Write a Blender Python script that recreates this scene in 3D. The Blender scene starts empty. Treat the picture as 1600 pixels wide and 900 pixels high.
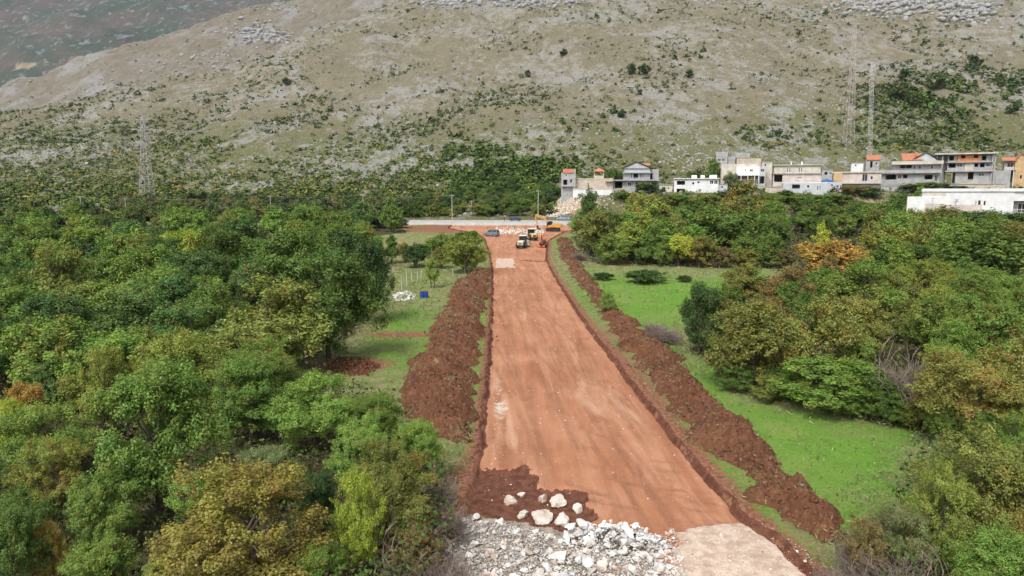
import bpy, bmesh, math, random
import numpy as np
R = math.radians
random.seed(7); RNG = np.random.default_rng(11)
SC = bpy.context.scene
COL = SC.collection

# ------------------------------------------------------------------ camera
CAM_H, PITCH, FPX = 14.0, R(7.9), 1066.7
cam_d = bpy.data.cameras.new('camera'); cam = bpy.data.objects.new('camera', cam_d); COL.objects.link(cam)
cam.location = (0, 0, CAM_H); cam.rotation_euler = (R(90) - PITCH, 0, 0)
cam_d.lens = 24.0; cam_d.sensor_width = 36.0; cam_d.clip_start = 0.5; cam_d.clip_end = 12000
SC.camera = cam
# ------------------------------------------------------------------ sky, sun, exposure (bright overcast)
W = bpy.data.worlds.new('World'); SC.world = W; W.use_nodes = True
wn = W.node_tree.nodes; wl = W.node_tree.links
sky = wn.new('ShaderNodeTexSky'); sky.sky_type = 'NISHITA'; sky.sun_disc = False
SUN_EL, SUN_AZ = R(52), R(205)          # azimuth clockwise from +Y: the sun stands behind and left of the camera
sky.sun_elevation = SUN_EL; sky.sun_rotation = SUN_AZ; sky.air_density = 1.0; sky.dust_density = 4.0; sky.ozone_density = 1.0
hs = wn.new('ShaderNodeHueSaturation'); hs.inputs['Saturation'].default_value = 0.3
bg = wn['Background']; bg.inputs['Strength'].default_value = 0.15
wl.new(sky.outputs[0], hs.inputs['Color']); wl.new(hs.outputs[0], bg.inputs[0])
sun_d = bpy.data.lights.new('sun', 'SUN'); sun_d.energy = 1.3; sun_d.angle = R(13); sun_d.color = (1, .98, .95)
sun = bpy.data.objects.new('sun', sun_d); COL.objects.link(sun)
sun.rotation_euler = (R(90) - SUN_EL, 0, math.pi - SUN_AZ)
SC.view_settings.view_transform = 'Standard'; SC.view_settings.look = 'None'
SC.view_settings.exposure = 0.64; SC.view_settings.gamma = 1.0
cy = SC.cycles
cy.use_denoising = True; cy.max_bounces = 5; cy.diffuse_bounces = 3; cy.glossy_bounces = 2; cy.transmission_bounces = 3
cy.volume_bounces = 0; cy.transparent_max_bounces = 4; cy.caustics_reflective = False; cy.caustics_refractive = False
cy.use_adaptive_sampling = True; cy.adaptive_threshold = 0.02

# ------------------------------------------------------------------ numeric helpers
def _h(ix, iy, s):
    h = (ix.astype(np.int64)*374761393 + iy.astype(np.int64)*668265263 + s*974634777) & 0xffffffff
    h = ((h ^ (h >> 13))*1274126177) & 0xffffffff
    h = ((h ^ (h >> 16))*2246822519) & 0xffffffff
    return ((h ^ (h >> 15)) & 0xffffff)/float(0xffffff)
def vn(x, y, s=0):
    x = np.asarray(x, float); y = np.asarray(y, float)
    ix = np.floor(x); iy = np.floor(y); fx = x-ix; fy = y-iy
    fx = fx*fx*fx*(fx*(fx*6-15)+10); fy = fy*fy*fy*(fy*(fy*6-15)+10)
    a = _h(ix, iy, s); b = _h(ix+1, iy, s); c = _h(ix, iy+1, s); d = _h(ix+1, iy+1, s)
    return (a*(1-fx)+b*fx)*(1-fy) + (c*(1-fx)+d*fx)*fy
def fbm(x, y, o=4, s=0, g=.5):
    t = 0; a = 1; n = 0
    for i in range(o):
        t = t + a*vn(np.asarray(x)*2**i+17.3*i, np.asarray(y)*2**i-9.1*i, s+i); n += a; a *= g
    return t/n
def sst(a, b, x):
    t = np.clip((np.asarray(x, float)-a)/(b-a), 0, 1); return t*t*(3-2*t)
def ptan(py): return np.tan(np.arctan((450-np.asarray(py, float))/FPX)-PITCH)
# crest lines of the hills: bearing (as tangent) against elevation
_K = lambda L: (np.array([(p-800)/FPX for p, _ in L]), ptan([y for _, y in L]))
CU, CT = _K([(-300, 200), (0, 180), (150, 150), (320, 120), (425, 85), (510, 48), (590, 12), (700, -40), (900, -80), (1900, -110)])
MU, MT = _K([(-300, 200), (0, 150), (100, 118), (150, 96), (190, 77), (280, 52), (415, 15), (480, -6), (600, -60), (760, -90)])
def hill_z(x, y):
    u = x/np.maximum(y, 1)
    px = 800+FPX*u
    dc = np.interp(px, [-300, 0, 425, 590, 800, 1900], [560, 600, 650, 760, 950, 950])
    zc = CAM_H + dc*np.interp(u, CU, CT)
    zm = np.interp(px, [-300, 500, 800, 1000, 1900], [8.5, 9.5, 11, 14.5, 15.5])
    z0 = 4.3
    t = np.clip((y-290)/(dc-290), 0, 1)
    rise = zm + (zc-zm)*t**np.interp(px, [0, 600, 900, 1900], [1.25, 1.2, 1.12, 1.05])
    ytop = np.interp(px, [600, 860, 900, 1900], [300, 285, 254, 250]); k = np.clip((y-226)/(ytop-226), 0, 1); k = k*k*(3-2*k)
    z = np.where(y < 290, z0+(zm-z0)*np.where(ytop > 290, k/np.maximum(sst(226, 300, 290), .1)*1.0, k), rise)
    z = np.where(y < 290, np.minimum(z, zm), z)
    return np.where(y > dc, zc-(y-dc)*.35, z)
def base_z(y): return .034*np.where(y > 105, np.where(y < 125, (y-105)**2/40, y-115), 0)
def ground_z(x, y):
    """height of the open ground: flat valley floor, then the slope up to the road and the hill"""
    x = np.asarray(x, float); y = np.asarray(y, float)
    return np.where(y < 228, base_z(np.minimum(y, 232)), np.maximum(hill_z(x, y), base_z(232)))
def ray(px, py):
    r = np.array([(px-800)/FPX, 1, (450-py)/FPX]); c, s = math.cos(PITCH), math.sin(PITCH)
    return np.array([r[0], c*r[1]+s*r[2], -s*r[1]+c*r[2]])
def on_ground(px, py):
    r = ray(px, py); r = r/r[1]; d = -CAM_H/r[2] if r[2] < 0 else 1e9
    if d < 105: return np.array([r[0]*d, d, 0.])
    d = 104.0
    while d < 1400:
        if CAM_H+r[2]*d < ground_z(r[0]*d, d): break
        d *= 1.004
    return np.array([r[0]*d, d, float(ground_z(r[0]*d, d))])
def at_depth(px, py, d):
    r = ray(px, py); r = r/r[1]; return np.array([r[0]*d, d, CAM_H+r[2]*d])

# ------------------------------------------------------------------ mesh helpers
def mesh_from(name, V, F, mats=(), smooth=False, fm=None):
    """V (n,3) array, F (m,k) int array or list of tuples"""
    me = bpy.data.meshes.new(name)
    if isinstance(F, np.ndarray):
        k = F.shape[1]; V = np.asarray(V, np.float32)
        me.vertices.add(len(V)); me.vertices.foreach_set('co', V.ravel())
        me.loops.add(F.size); me.loops.foreach_set('vertex_index', F.astype(np.int32).ravel())
        me.polygons.add(len(F)); me.polygons.foreach_set('loop_start', np.arange(0, F.size, k, dtype=np.int32))
        me.polygons.foreach_set('loop_total', np.full(len(F), k, np.int32))
        me.update(calc_edges=True)
    else:
        me.from_pydata([tuple(v) for v in V], [], F); me.update()
    for m in mats: me.materials.append(m)
    if fm is not None: me.polygons.foreach_set('material_index', np.asarray(fm, np.int32))
    if smooth: me.polygons.foreach_set('use_smooth', np.ones(len(me.polygons), bool))
    return me
def link(name, me, parent=None, loc=None, rz=0):
    o = bpy.data.objects.new(name, me); COL.objects.link(o)
    if loc is not None: o.location = loc
    if rz: o.rotation_euler = (0, 0, rz)
    if parent is not None: o.parent = parent
    return o
def tag(o, label=None, cat=None, group=None, kind=None):
    if label: o['label'] = label
    if cat: o['category'] = cat
    if group: o['group'] = group
    if kind: o['kind'] = kind
    return o
def grid_faces(nr, nc):
    i = np.arange(nr*nc).reshape(nr, nc)
    return np.stack([i[:-1, :-1], i[:-1, 1:], i[1:, 1:], i[1:, :-1]], -1).reshape(-1, 4)
def vattr(me, name, A):
    A = np.asarray(A, np.float32)
    if A.ndim == 1:
        a = me.attributes.new(name, 'FLOAT', 'POINT'); a.data.foreach_set('value', A)
    else:
        a = me.attributes.new(name, 'FLOAT_COLOR', 'POINT')
        if A.shape[1] == 3: A = np.concatenate([A, np.ones((len(A), 1), np.float32)], 1)
        a.data.foreach_set('color', A.ravel())
class MB:
    def __init__(s): s.V = []; s.F = []
    def add(s, vs, fs):
        n = len(s.V); s.V += [tuple(v) for v in vs]; s.F += [tuple(i+n for i in f) for f in fs]; return s
    def box(s, x0, x1, y0, y1, z0, z1):
        v = [(x, y, z) for z in (z0, z1) for y in (y0, y1) for x in (x0, x1)]
        return s.add(v, [(0, 2, 3, 1), (4, 5, 7, 6), (0, 1, 5, 4), (2, 6, 7, 3), (0, 4, 6, 2), (1, 3, 7, 5)])
    def hexa(s, b, t):
        """bottom quad b and top quad t (counter-clockwise from above)"""
        return s.add(list(b)+list(t), [(3, 2, 1, 0), (4, 5, 6, 7), (0, 1, 5, 4), (1, 2, 6, 5), (2, 3, 7, 6), (3, 0, 4, 7)])
    def prism(s, prof, a, b, axis='x'):
        """extrude a closed profile [(p,q)] along axis from a to b"""
        f = {'x': lambda p, q, w: (w, p, q), 'y': lambda p, q, w: (p, w, q), 'z': lambda p, q, w: (p, q, w)}[axis]
        n = len(prof); v = [f(p, q, a) for p, q in prof]+[f(p, q, b) for p, q in prof]
        return s.add(v, [tuple(range(n))[::-1], tuple(range(n, 2*n))]+[(i, (i+1) % n, (i+1) % n+n, i+n) for i in range(n)])
    def tube(s, p, q, r0, r1=None, n=6, cap=True):
        r1 = r0 if r1 is None else r1
        p = np.array(p, float); q = np.array(q, float); d = q-p; d = d/(np.linalg.norm(d)+1e-9)
        a = np.cross(d, (0, 0, 1) if abs(d[2]) < .9 else (1, 0, 0)); a /= np.linalg.norm(a); b = np.cross(d, a)
        v = []
        for c, r in ((p, r0), (q, r1)):
            for k in range(n):
                w = 2*math.pi*k/n; v.append(c+r*(math.cos(w)*a+math.sin(w)*b))
        f = [(k, (k+1) % n, (k+1) % n+n, k+n) for k in range(n)]
        if cap: f += [tuple(range(n))[::-1], tuple(range(n, 2*n))]
        return s.add(v, f)
    def mesh(s, name, mat, smooth=False):
        me = mesh_from(name, s.V, s.F, [mat], smooth)
        bm = bmesh.new(); bm.from_mesh(me); bmesh.ops.recalc_face_normals(bm, faces=bm.faces); bm.to_mesh(me); bm.free()
        return me
    def build(s, name, mat, parent=None, smooth=False, bevel=0):
        o = link(name, s.mesh(name, mat, smooth), parent)
        if bevel:
            m = o.modifiers.new('bevel', 'BEVEL'); m.width = bevel; m.segments = 2; m.limit_method = 'ANGLE'
        return o
def empty(name, loc, rz=0):
    o = bpy.data.objects.new(name, None); COL.objects.link(o); o.location = loc; o.rotation_euler = (0, 0, rz); return o
def copy_tree(o, parent=None):
    c = o.copy(); COL.objects.link(c); c.parent = parent
    for ch in list(o.children): copy_tree(ch, c)
    return c

# ------------------------------------------------------------------ materials
class NT:
    def __init__(s, name):
        s.m = bpy.data.materials.new(name); s.m.use_nodes = True; s.t = s.m.node_tree; s.n = s.t.nodes
        s.p = s.n['Principled BSDF']; s.out = s.n['Material Output']
        s.p.inputs['Roughness'].default_value = .9; s.p.inputs['Specular IOR Level'].default_value = .2
    def L(s, a, b): s.t.links.new(a, b)
    def sock(s, i, v):
        if isinstance(v, bpy.types.NodeSocket): s.L(v, i)
        elif isinstance(v, (tuple, list)) and len(v) == 3 and i.type == 'RGBA': i.default_value = (*v, 1)
        else: i.default_value = v
    def noise(s, scale, det=4, co=None, rough=.55, dist=0):
        n = s.n.new('ShaderNodeTexNoise'); n.inputs['Scale'].default_value = scale; n.inputs['Detail'].default_value = det
        n.inputs['Roughness'].default_value = rough; n.inputs['Distortion'].default_value = dist
        if co is not None: s.L(co, n.inputs['Vector'])
        return n.outputs['Fac']
    def vor(s, scale, co=None, out='Distance', rnd=1):
        n = s.n.new('ShaderNodeTexVoronoi'); n.inputs['Scale'].default_value = scale; n.inputs['Randomness'].default_value = rnd
        if co is not None: s.L(co, n.inputs['Vector'])
        return n.outputs[out]
    def ramp(s, f, a, b, c0=0., c1=1.):
        n = s.n.new('ShaderNodeMapRange'); n.interpolation_type = 'SMOOTHSTEP'
        s.L(f, n.inputs[0]); n.inputs[1].default_value = a; n.inputs[2].default_value = b
        n.inputs[3].default_value = c0; n.inputs[4].default_value = c1
        return n.outputs[0]
    def mix(s, f, a, b, mode='MIX'):
        n = s.n.new('ShaderNodeMix'); n.data_type = 'RGBA'; n.blend_type = mode
        s.sock(n.inputs[0], f); s.sock(n.inputs[6], a); s.sock(n.inputs[7], b)
        return n.outputs[2]
    def math(s, op, a, b=0., clamp=False):
        n = s.n.new('ShaderNodeMath'); n.operation = op; n.use_clamp = clamp
        s.sock(n.inputs[0], a); s.sock(n.inputs[1], b); return n.outputs[0]
    def attr(s, name, out='Color'):
        n = s.n.new('ShaderNodeAttribute'); n.attribute_name = name; return n.outputs[out]
    def sep(s, c):
        n = s.n.new('ShaderNodeSeparateColor'); s.L(c, n.inputs[0]); return n.outputs
    def obj(s): return s.n.new('ShaderNodeTexCoord').outputs['Object']
    def pos(s): return s.n.new('ShaderNodeNewGeometry').outputs['Position']
    def uv(s): return s.n.new('ShaderNodeTexCoord').outputs['UV']
    def mapping(s, co, scale=(1, 1, 1), rot=(0, 0, 0)):
        n = s.n.new('ShaderNodeMapping'); n.inputs['Scale'].default_value = scale; n.inputs['Rotation'].default_value = rot
        s.L(co, n.inputs[0]); return n.outputs[0]
    def bump(s, h, st=.5, d=.05):
        n = s.n.new('ShaderNodeBump'); n.inputs['Strength'].default_value = st; n.inputs['Distance'].default_value = d
        s.L(h, n.inputs['Height']); s.L(n.outputs[0], s.p.inputs['Normal'])
    def col(s, c): s.sock(s.p.inputs['Base Color'], c)
def plain(name, c, rough=.8, metal=0, var=.15, scale=2., spec=.3):
    """a solid colour with weathering: broad stains and fine grain"""
    t = NT(name); co = t.obj()
    a = t.noise(scale, 5, co); b = t.noise(scale*9, 3, co)
    f = t.math('ADD', t.math('MULTIPLY', a, .65), t.math('MULTIPLY', b, .35))
    dk = tuple(v*(1-var*2) for v in c); lt = tuple(min(1, v*(1+var)) for v in c)
    t.col(t.mix(t.ramp(f, .3, .7), dk, lt)); t.p.inputs['Roughness'].default_value = rough
    t.p.inputs['Metallic'].default_value = metal; t.p.inputs['Specular IOR Level'].default_value = spec
    return t.m
# ================================================================== THE LAY OF THE LAND
PX = lambda L: np.array([on_ground(*p)[:2] for p in L])
ROAD_L = PX([(700, 356), (735, 363), (757, 372), (765, 395), (769, 420), (768, 480), (765, 540), (760, 600), (755, 660), (748, 715), (738, 745), (722, 790), (705, 840), (690, 905)])
ROAD_R = PX([(915, 356), (880, 362), (856, 376), (853, 405), (880, 450), (920, 510), (960, 560), (1010, 625), (1070, 700), (1160, 800), (1215, 845), (1290, 910)])
ROAD_L = ROAD_L[np.argsort(ROAD_L[:, 1])]; ROAD_R = ROAD_R[np.argsort(ROAD_R[:, 1])]
def road_l(y): return np.interp(y, ROAD_L[:, 1], ROAD_L[:, 0])
def road_r(y): return np.interp(y, ROAD_R[:, 1], ROAD_R[:, 0])
def in_poly(P, x, y):
    x = np.asarray(x); y = np.asarray(y); r = np.zeros(x.shape, bool); n = len(P)
    for i in range(n):
        x0, y0 = P[i]; x1, y1 = P[(i+1) % n]
        c = (y0 > y) != (y1 > y)
        r ^= c & (x < (x1-x0)*(y-y0)/((y1-y0) or 1e-9)+x0)
    return r
def poly_dist(P, x, y):
    d = np.full(np.shape(x), 1e9); n = len(P)
    for i in range(n):
        a = P[i]; b = P[(i+1) % n]; e = b-a
        t = np.clip(((x-a[0])*e[0]+(y-a[1])*e[1])/(e@e+1e-9), 0, 1)
        d = np.minimum(d, np.hypot(x-a[0]-t*e[0], y-a[1]-t*e[1]))
    return d
WOOD_L = np.concatenate([PX([(712, 905), (705, 800), (690, 730), (650, 690), (615, 655), (560, 622), (490, 605), (470, 580), (520, 545), (565, 520), (590, 485), (598, 450), (606, 420), (590, 400), (560, 385), (560, 372), (640, 364)]),
                         np.array([[-36, 222], [-200, 226], [-200, 60], [-60, 10], [-8, 10]])])
WOOD_R = np.concatenate([PX([(892, 372), (905, 398), (925, 412), (1060, 414), (1235, 418), (1215, 440), (1120, 470), (1072, 535), (1100, 575), (1170, 615), (1290, 640), (1440, 662), (1490, 690), (1420, 745), (1395, 800), (1375, 850), (1330, 905)]),
                         np.array([[12.5, 14], [60, 10], [200, 60], [200, 240], [60, 238], [24, 214]])])
def wood_d(x, y):
    """signed distance into the woods (positive inside)"""
    a = poly_dist(WOOD_L, x, y)*np.where(in_poly(WOOD_L, x, y), 1, -1)
    b = poly_dist(WOOD_R, x, y)*np.where(in_poly(WOOD_R, x, y), 1, -1)
    return np.maximum(a, b)

# ---- ground sheet
def geo(a, b, n): return a*(b/a)**(np.arange(n)/(n-1))
def ground_material(hill=False):
    t = NT('hill_ground' if hill else 'meadow_ground'); co = t.pos()
    z = t.sep(t.attr('zone'))
    n1 = t.noise(.05, 5, co); n2 = t.noise(.6, 6, co); n3 = t.noise(4, 5, co); n4 = t.noise(18, 3, co)
    if not hill:
        grass = t.mix(t.ramp(n2, .3, .7), (.085, .2, .025), (.128, .255, .035))
        grass = t.mix(t.ramp(n3, .38, .68), grass, (.15, .25, .042))
        grass = t.mix(t.math('MULTIPLY', t.ramp(n4, .5, .75), .45), grass, (.055, .14, .018))
        grass = t.mix(t.math('MULTIPLY', t.ramp(t.noise(.16, 5, co, .6), .45, .65), .5), grass, (.2, .235, .07))
        dry = t.mix(t.ramp(n3, .3, .7), (.2, .19, .085), (.31, .27, .15))
        dry = t.mix(t.ramp(n2, .35, .62), dry, (.14, .17, .055))
        f = t.math('ADD', z[0], t.math('MULTIPLY', t.math('SUBTRACT', n2, .5), 1.9))
        f = t.math('ADD', f, t.math('MULTIPLY', t.math('SUBTRACT', n3, .5), .8))
        c = t.mix(t.ramp(f, .3, .72), grass, dry)
        soil = t.mix(t.ramp(n3, .3, .7), (.15, .06, .035), (.3, .15, .09))
        f = t.math('ADD', z[1], t.math('MULTIPLY', t.math('SUBTRACT', n3, .5), 1.1))
        c = t.mix(t.ramp(f, .4, .6), c, soil)
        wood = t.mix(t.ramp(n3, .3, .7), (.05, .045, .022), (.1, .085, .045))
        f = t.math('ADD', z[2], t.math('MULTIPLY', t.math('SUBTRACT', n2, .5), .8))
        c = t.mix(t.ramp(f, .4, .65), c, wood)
        t.bump(t.math('ADD', n3, n4), .6, .12)
    else:
        st0 = t.mapping(co, (1, .5, 1)); n5 = t.noise(.1, 7, st0, .68); n6 = t.noise(.9, 6, st0, .7); vo = t.vor(.55, co)
        st = t.mapping(co, (1, .45, 1)); n7 = t.noise(.16, 8, st, .7)
        dry = t.mix(t.ramp(n5, .32, .68), (.165, .137, .086), (.235, .198, .13))
        dry = t.mix(t.ramp(n6, .38, .7), dry, (.098, .098, .058))
        olive = t.mix(t.ramp(n6, .3, .7), (.085, .095, .036), (.15, .14, .06))
        f = t.math('ADD', z[0], t.math('MULTIPLY', t.math('SUBTRACT', n5, .5), 2.1))
        c = t.mix(t.ramp(f, .3, .75), dry, olive)
        # limestone: pale stones and ledges breaking through
        c = t.mix(t.math('MULTIPLY', t.ramp(t.noise(2.4, 5, st0, .7), .52, .62), .7), c, (.07, .076, .038))
        c = t.mix(t.math('MULTIPLY', t.ramp(t.noise(1.7, 5, st0, .75), .55, .64), .6), c, (.29, .285, .27))
        stone = t.mix(t.ramp(n6, .3, .7), (.2, .197, .19), (.35, .345, .33))
        f = t.math('ADD', t.math('MULTIPLY', n7, .75), t.math('MULTIPLY', n6, .45))
        f = t.math('ADD', f, t.math('MULTIPLY', t.math('SUBTRACT', z[1], .5), .14)); f = t.math('ADD', f, t.math('MULTIPLY', t.math('SUBTRACT', t.noise(.018, 4, co, .6), .5), .55))
        c = t.mix(t.math('MULTIPLY', t.ramp(f, .60, .71), .62), c, stone)
        soil = t.mix(t.ramp(n6, .35, .65), (.3, .2, .13), (.42, .33, .24))
        c = t.mix(t.ramp(t.math('ADD', z[2], t.math('MULTIPLY', t.math('SUBTRACT', n6, .5), .7)), .4, .6), c, soil)
        t.bump(t.math('ADD', t.math('MULTIPLY', n6, 1.2), n7), .9, .6)
    t.col(c); t.p.inputs['Specular IOR Level'].default_value = .08
    return t.m
def build_ground():
    U = np.linspace(-1.25, 1.25, 440); Y = geo(8, 231, 390)
    yy, uu = np.meshgrid(Y, U, indexing='ij'); xx = uu*yy
    z = ground_z(xx, yy)
    wd = wood_d(xx, yy)
    z += (fbm(xx*.25, yy*.25, 4, 3)-.5)*.35*sst(0, 3, np.minimum(xx-road_r(yy)+.0, 99)*1.0)**1
    z += (fbm(xx*.25, yy*.25, 4, 3)-.5)*.35*sst(0, 3, road_l(yy)-xx)
    z += (fbm(xx*1.6, yy*1.6, 3, 5)-.5)*.1
    inside = np.minimum(xx-road_l(yy), road_r(yy)-xx)
    z -= .7*sst(-.08, .35, inside)
    zone = np.zeros((*xx.shape, 3))
    # where the meadow is dry
    def blob(px, py, rx, ry, a):
        p = on_ground(px, py); return a*np.exp(-((xx-p[0])/rx)**2-((yy-p[1])/ry)**2)
    dry = .2+.5*(fbm(xx*.09, yy*.06, 4, 515)-.45)
    dry += .5*np.exp(-(np.maximum(-wd, 0)/2.2)**2)
    lft = xx < road_l(yy)
    dry += np.where(lft, .28, 0)
    dry += blob(700, 455, 8, 14, .35)+blob(620, 385, 16, 24, 1.1)+blob(590, 610, 5, 6, .2)+blob(690, 580, 2.2, 25, -.3)+blob(600, 500, 5, 12, -.25)
    dry += blob(1060, 418, 40, 14, .55)+blob(905, 392, 6, 12, .6)+blob(1290, 690, 6, 4, .3)+blob(1200, 620, 5, 4, .35)
    dry += blob(1000, 462, 18, 12, -.35)+blob(1250, 720, 10, 12, -.3)+blob(1130, 600, 3, 10, -.3)
    dry += .45*sst(4.5, 1.5, xx-road_r(yy))*(xx > road_r(yy))
    zone[..., 0] = dry
    edge = np.minimum(np.abs(xx-road_l(yy)), np.abs(xx-road_r(yy)))
    soil = .55*np.exp(-(edge/.7)**2)
    soil += blob(545, 570, 4.2, 3.2, 1.0)+blob(640, 522, 6, 2.2, .85)+blob(1020, 520, 3.5, 3, .7)+blob(690, 355, 20, 10, .9)+blob(1020, 790, 2, 9, .3)+blob(1000, 600, 2, 12, .2)
    soil += .36*sst(4.2, 2.0, xx-road_r(yy))*sst(-.1, .3, xx-road_r(yy))*sst(18, 26, yy)+.25*sst(2.0, .3, road_l(yy)-xx)*(xx < road_l(yy))
    soil += blob(730, 800, 3, 6, .6)+blob(740, 362, 25, 12, .7)
    zone[..., 1] = soil
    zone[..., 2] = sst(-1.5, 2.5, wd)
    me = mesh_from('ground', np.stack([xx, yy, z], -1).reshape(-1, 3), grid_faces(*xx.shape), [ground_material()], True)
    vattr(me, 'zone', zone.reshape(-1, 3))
    tag(link('ground', me), kind='structure')
build_ground()

# ---- the hill, the ridge behind it and the far mountain
def build_hill():
    U = np.linspace(-1.1, 1.1, 480); Y = np.concatenate([geo(226, 420, 150), geo(422, 1250, 190)])
    yy, uu = np.meshgrid(Y, U, indexing='ij'); xx = uu*yy
    z = ground_z(xx, yy)
    far = sst(235, 330, yy)
    z += far*(((fbm(xx*.012, yy*.012, 4, 21)-.5)*18-np.maximum(0, .16-np.abs(fbm(xx*.011+yy*.004, yy*.005, 3, 27)-.5))*34+2)*sst(310, 520, yy) + (fbm(xx*.05, yy*.05, 4, 23)-.5)*4.5 + (fbm(xx*.3, yy*.3, 3, 25)-.5)*1.1)
    px = 800+FPX*uu
    el = (z-CAM_H)/yy; py = 450-FPX*np.tan(np.arctan(el)+PITCH)     # only used to lay out which ground cover grows at which height
    zone = np.zeros((*xx.shape, 3))
    green = sst(70, 300, py)*.85 + .3*sst(900, 1500, px)*sst(40, 180, py)
    green -= .35*sst(200, 60, py)
    zone[..., 0] = np.clip(green, -.2, 1)
    crag = .42+.3*np.exp(-((py-8)/28)**2)*(np.exp(-((px-1450)/160)**2)+np.exp(-((px-800)/170)**2))*2
    crag += .35*np.exp(-((px-405)/70)**2-((py-62)/22)**2)+.16*sst(.5, .7, fbm(xx*.02, yy*.02, 3, 31))
    crag += .12*np.exp(-((px-120)/150)**2-((py-240)/50)**2)+.15*np.exp(-((px-1250)/160)**2-((py-150)/45)**2)
    # craggy relief where the limestone stands out
    k = sst(.6, 1.0, crag)
    z += k*(np.abs(fbm(xx*.09, yy*.09, 4, 41)-.5)*16 + np.floor(fbm(xx*.05, yy*.05, 3, 43)*9)*1.1)
    zone[..., 1] = crag
    bare = .75*np.exp(-((px-885)/75)**2-((py-322)/16)**2)+.5*np.exp(-((px-1120)/60)**2-((py-262)/20)**2)+.6*np.exp(-((px-760)/120)**2-((yy-232)/6)**2)
    bare += .55*np.exp(-((px-1350)/70)**2-((py-312)/14)**2)+.5*np.exp(-((px-1010)/110)**2-((py-296)/9)**2)
    zone[..., 2] = bare
    me = mesh_from('hill', np.stack([xx, yy, z], -1).reshape(-1, 3), grid_faces(*xx.shape), [ground_material(True)], True)
    vattr(me, 'zone', zone.reshape(-1, 3))
    tag(link('hill', me), kind='structure')
    return U, Y, z
HU, HY, HZ = build_hill()
def hill_at(x, y):
    """surface height on the built hill (bilinear)"""
    x = np.asarray(x, float); y = np.asarray(y, float)
    i = np.clip(np.interp(y, HY, np.arange(len(HY))), 0, len(HY)-1.001); j = np.clip(np.interp(x/y, HU, np.arange(len(HU))), 0, len(HU)-1.001)
    a = i.astype(int); b = j.astype(int); fi = i-a; fj = j-b
    return (HZ[a, b]*(1-fj)+HZ[a, b+1]*fj)*(1-fi)+(HZ[a+1, b]*(1-fj)+HZ[a+1, b+1]*fj)*fi
def surf(x, y): return float(hill_at(x, y)) if y > 228 else float(ground_z(x, y))
RIDGE = []
def build_ridges():
    # ridge behind the hill's shoulder
    t = NT('ridge_ground'); co = t.pos()
    st = t.mapping(co, (1, .5, 1)); n1 = t.noise(.02, 5, st); n2 = t.noise(.08, 7, st, .68); n3 = t.noise(.35, 6, st, .7)
    c = t.mix(t.ramp(n2, .3, .7), (.13, .112, .08), (.195, .168, .122))
    f = t.math('ADD', t.math('MULTIPLY', n1, .6), t.math('MULTIPLY', n3, .55))
    c = t.mix(t.math('MULTIPLY', t.ramp(f, .57, .66), .75), c, (.25, .248, .245))
    c = t.mix(t.math('MULTIPLY', t.ramp(n3, .56, .66), .7), c, (.075, .085, .045))
    t.col(c); t.bump(t.math('ADD', n2, n3), .8, 1.5)
    U = np.linspace(-1.1, .1, 190); Y = np.linspace(560, 1500, 160)
    yy, uu = np.meshgrid(Y, U, indexing='ij'); xx = uu*yy
    cr = np.interp(uu, MU, MT); dc = 1080.; zc = CAM_H+dc*cr
    tt = np.clip((yy-560)/(dc-560), 0, 1)
    z = 25+(zc-25)*tt**1.1
    z = np.where(yy > dc, zc-(yy-dc)*.4, z)
    z += np.abs(fbm(xx*.03, yy*.03, 4, 67)-.5)*18*sst(700, 900, yy)+(fbm(xx*.012, yy*.012, 4, 61)-.5)*26*sst(600, 800, yy)*sst(1400, 1100, yy)*.8+(fbm(xx*.06, yy*.06, 4, 63)-.5)*7
    me = mesh_from('ridge', np.stack([xx, yy, z], -1).reshape(-1, 3), grid_faces(*xx.shape), [t.m], True)
    tag(link('ridge', me), kind='structure'); RIDGE.extend([U, Y, z])
    # far mountain
    t = NT('mountain_ground'); co = t.pos(); z_ = t.sep(t.attr('zone'))
    n1 = t.noise(.006, 6, co, .6); st = t.mapping(co, (1, .45, 1)); n2 = t.noise(.025, 7, st, .68); n3 = t.noise(.05, 7, st, .7)
    c = t.mix(t.ramp(n1, .35, .65), (.055, .07, .05), (.11, .085, .07))
    c = t.mix(t.ramp(n2, .5, .66), c, (.04, .058, .035))
    c = t.mix(t.math('MULTIPLY', t.ramp(n3, .53, .66), .7), c, (.26, .262, .27))
    c = t.mix(t.ramp(t.math('ADD', z_[0], t.math('MULTIPLY', t.math('SUBTRACT', n2, .5), 1.3)), .4, .62), c, (.24, .24, .245))
    c = t.mix(t.ramp(t.math('ADD', z_[1], t.math('MULTIPLY', t.math('SUBTRACT', n2, .5), .9)), .4, .6), c, (.27, .215, .15))
    t.col(c); t.bump(t.math('ADD', n2, n3), .8, 6)
    U = np.linspace(-1.2, .3, 190); Y = geo(1250, 4200, 150)
    yy, uu = np.meshgrid(Y, U, indexing='ij'); xx = uu*yy; px = 800+FPX*uu
    z = 60+(yy-1250)*.40+sst(1400, 2600, yy)*120
    z += (fbm(xx*.002, yy*.002, 4, 71)-.5)*260*sst(1500, 2400, yy)+(fbm(xx*.012, yy*.012, 4, 73)-.5)*50
    el = (z-CAM_H)/yy; py = 450-FPX*np.tan(np.arctan(el)+PITCH)
    zone = np.zeros((*xx.shape, 3))
    mid = np.interp(px, [-200, 0, 120, 215, 260], [92, 86, 74, 57, 48])
    zone[..., 0] = .38*np.exp(-((py-mid)/13)**2)*sst(330, 200, px)
    zone[..., 1] = .5*sst(5, 14, py-mid-7)*sst(28, 18, py-mid-7)
    me = mesh_from('mountain', np.stack([xx, yy, z], -1).reshape(-1, 3), grid_faces(*xx.shape), [t.m], True)
    vattr(me, 'zone', zone.reshape(-1, 3))
    tag(link('mountain', me), kind='structure')
build_ridges()

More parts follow.
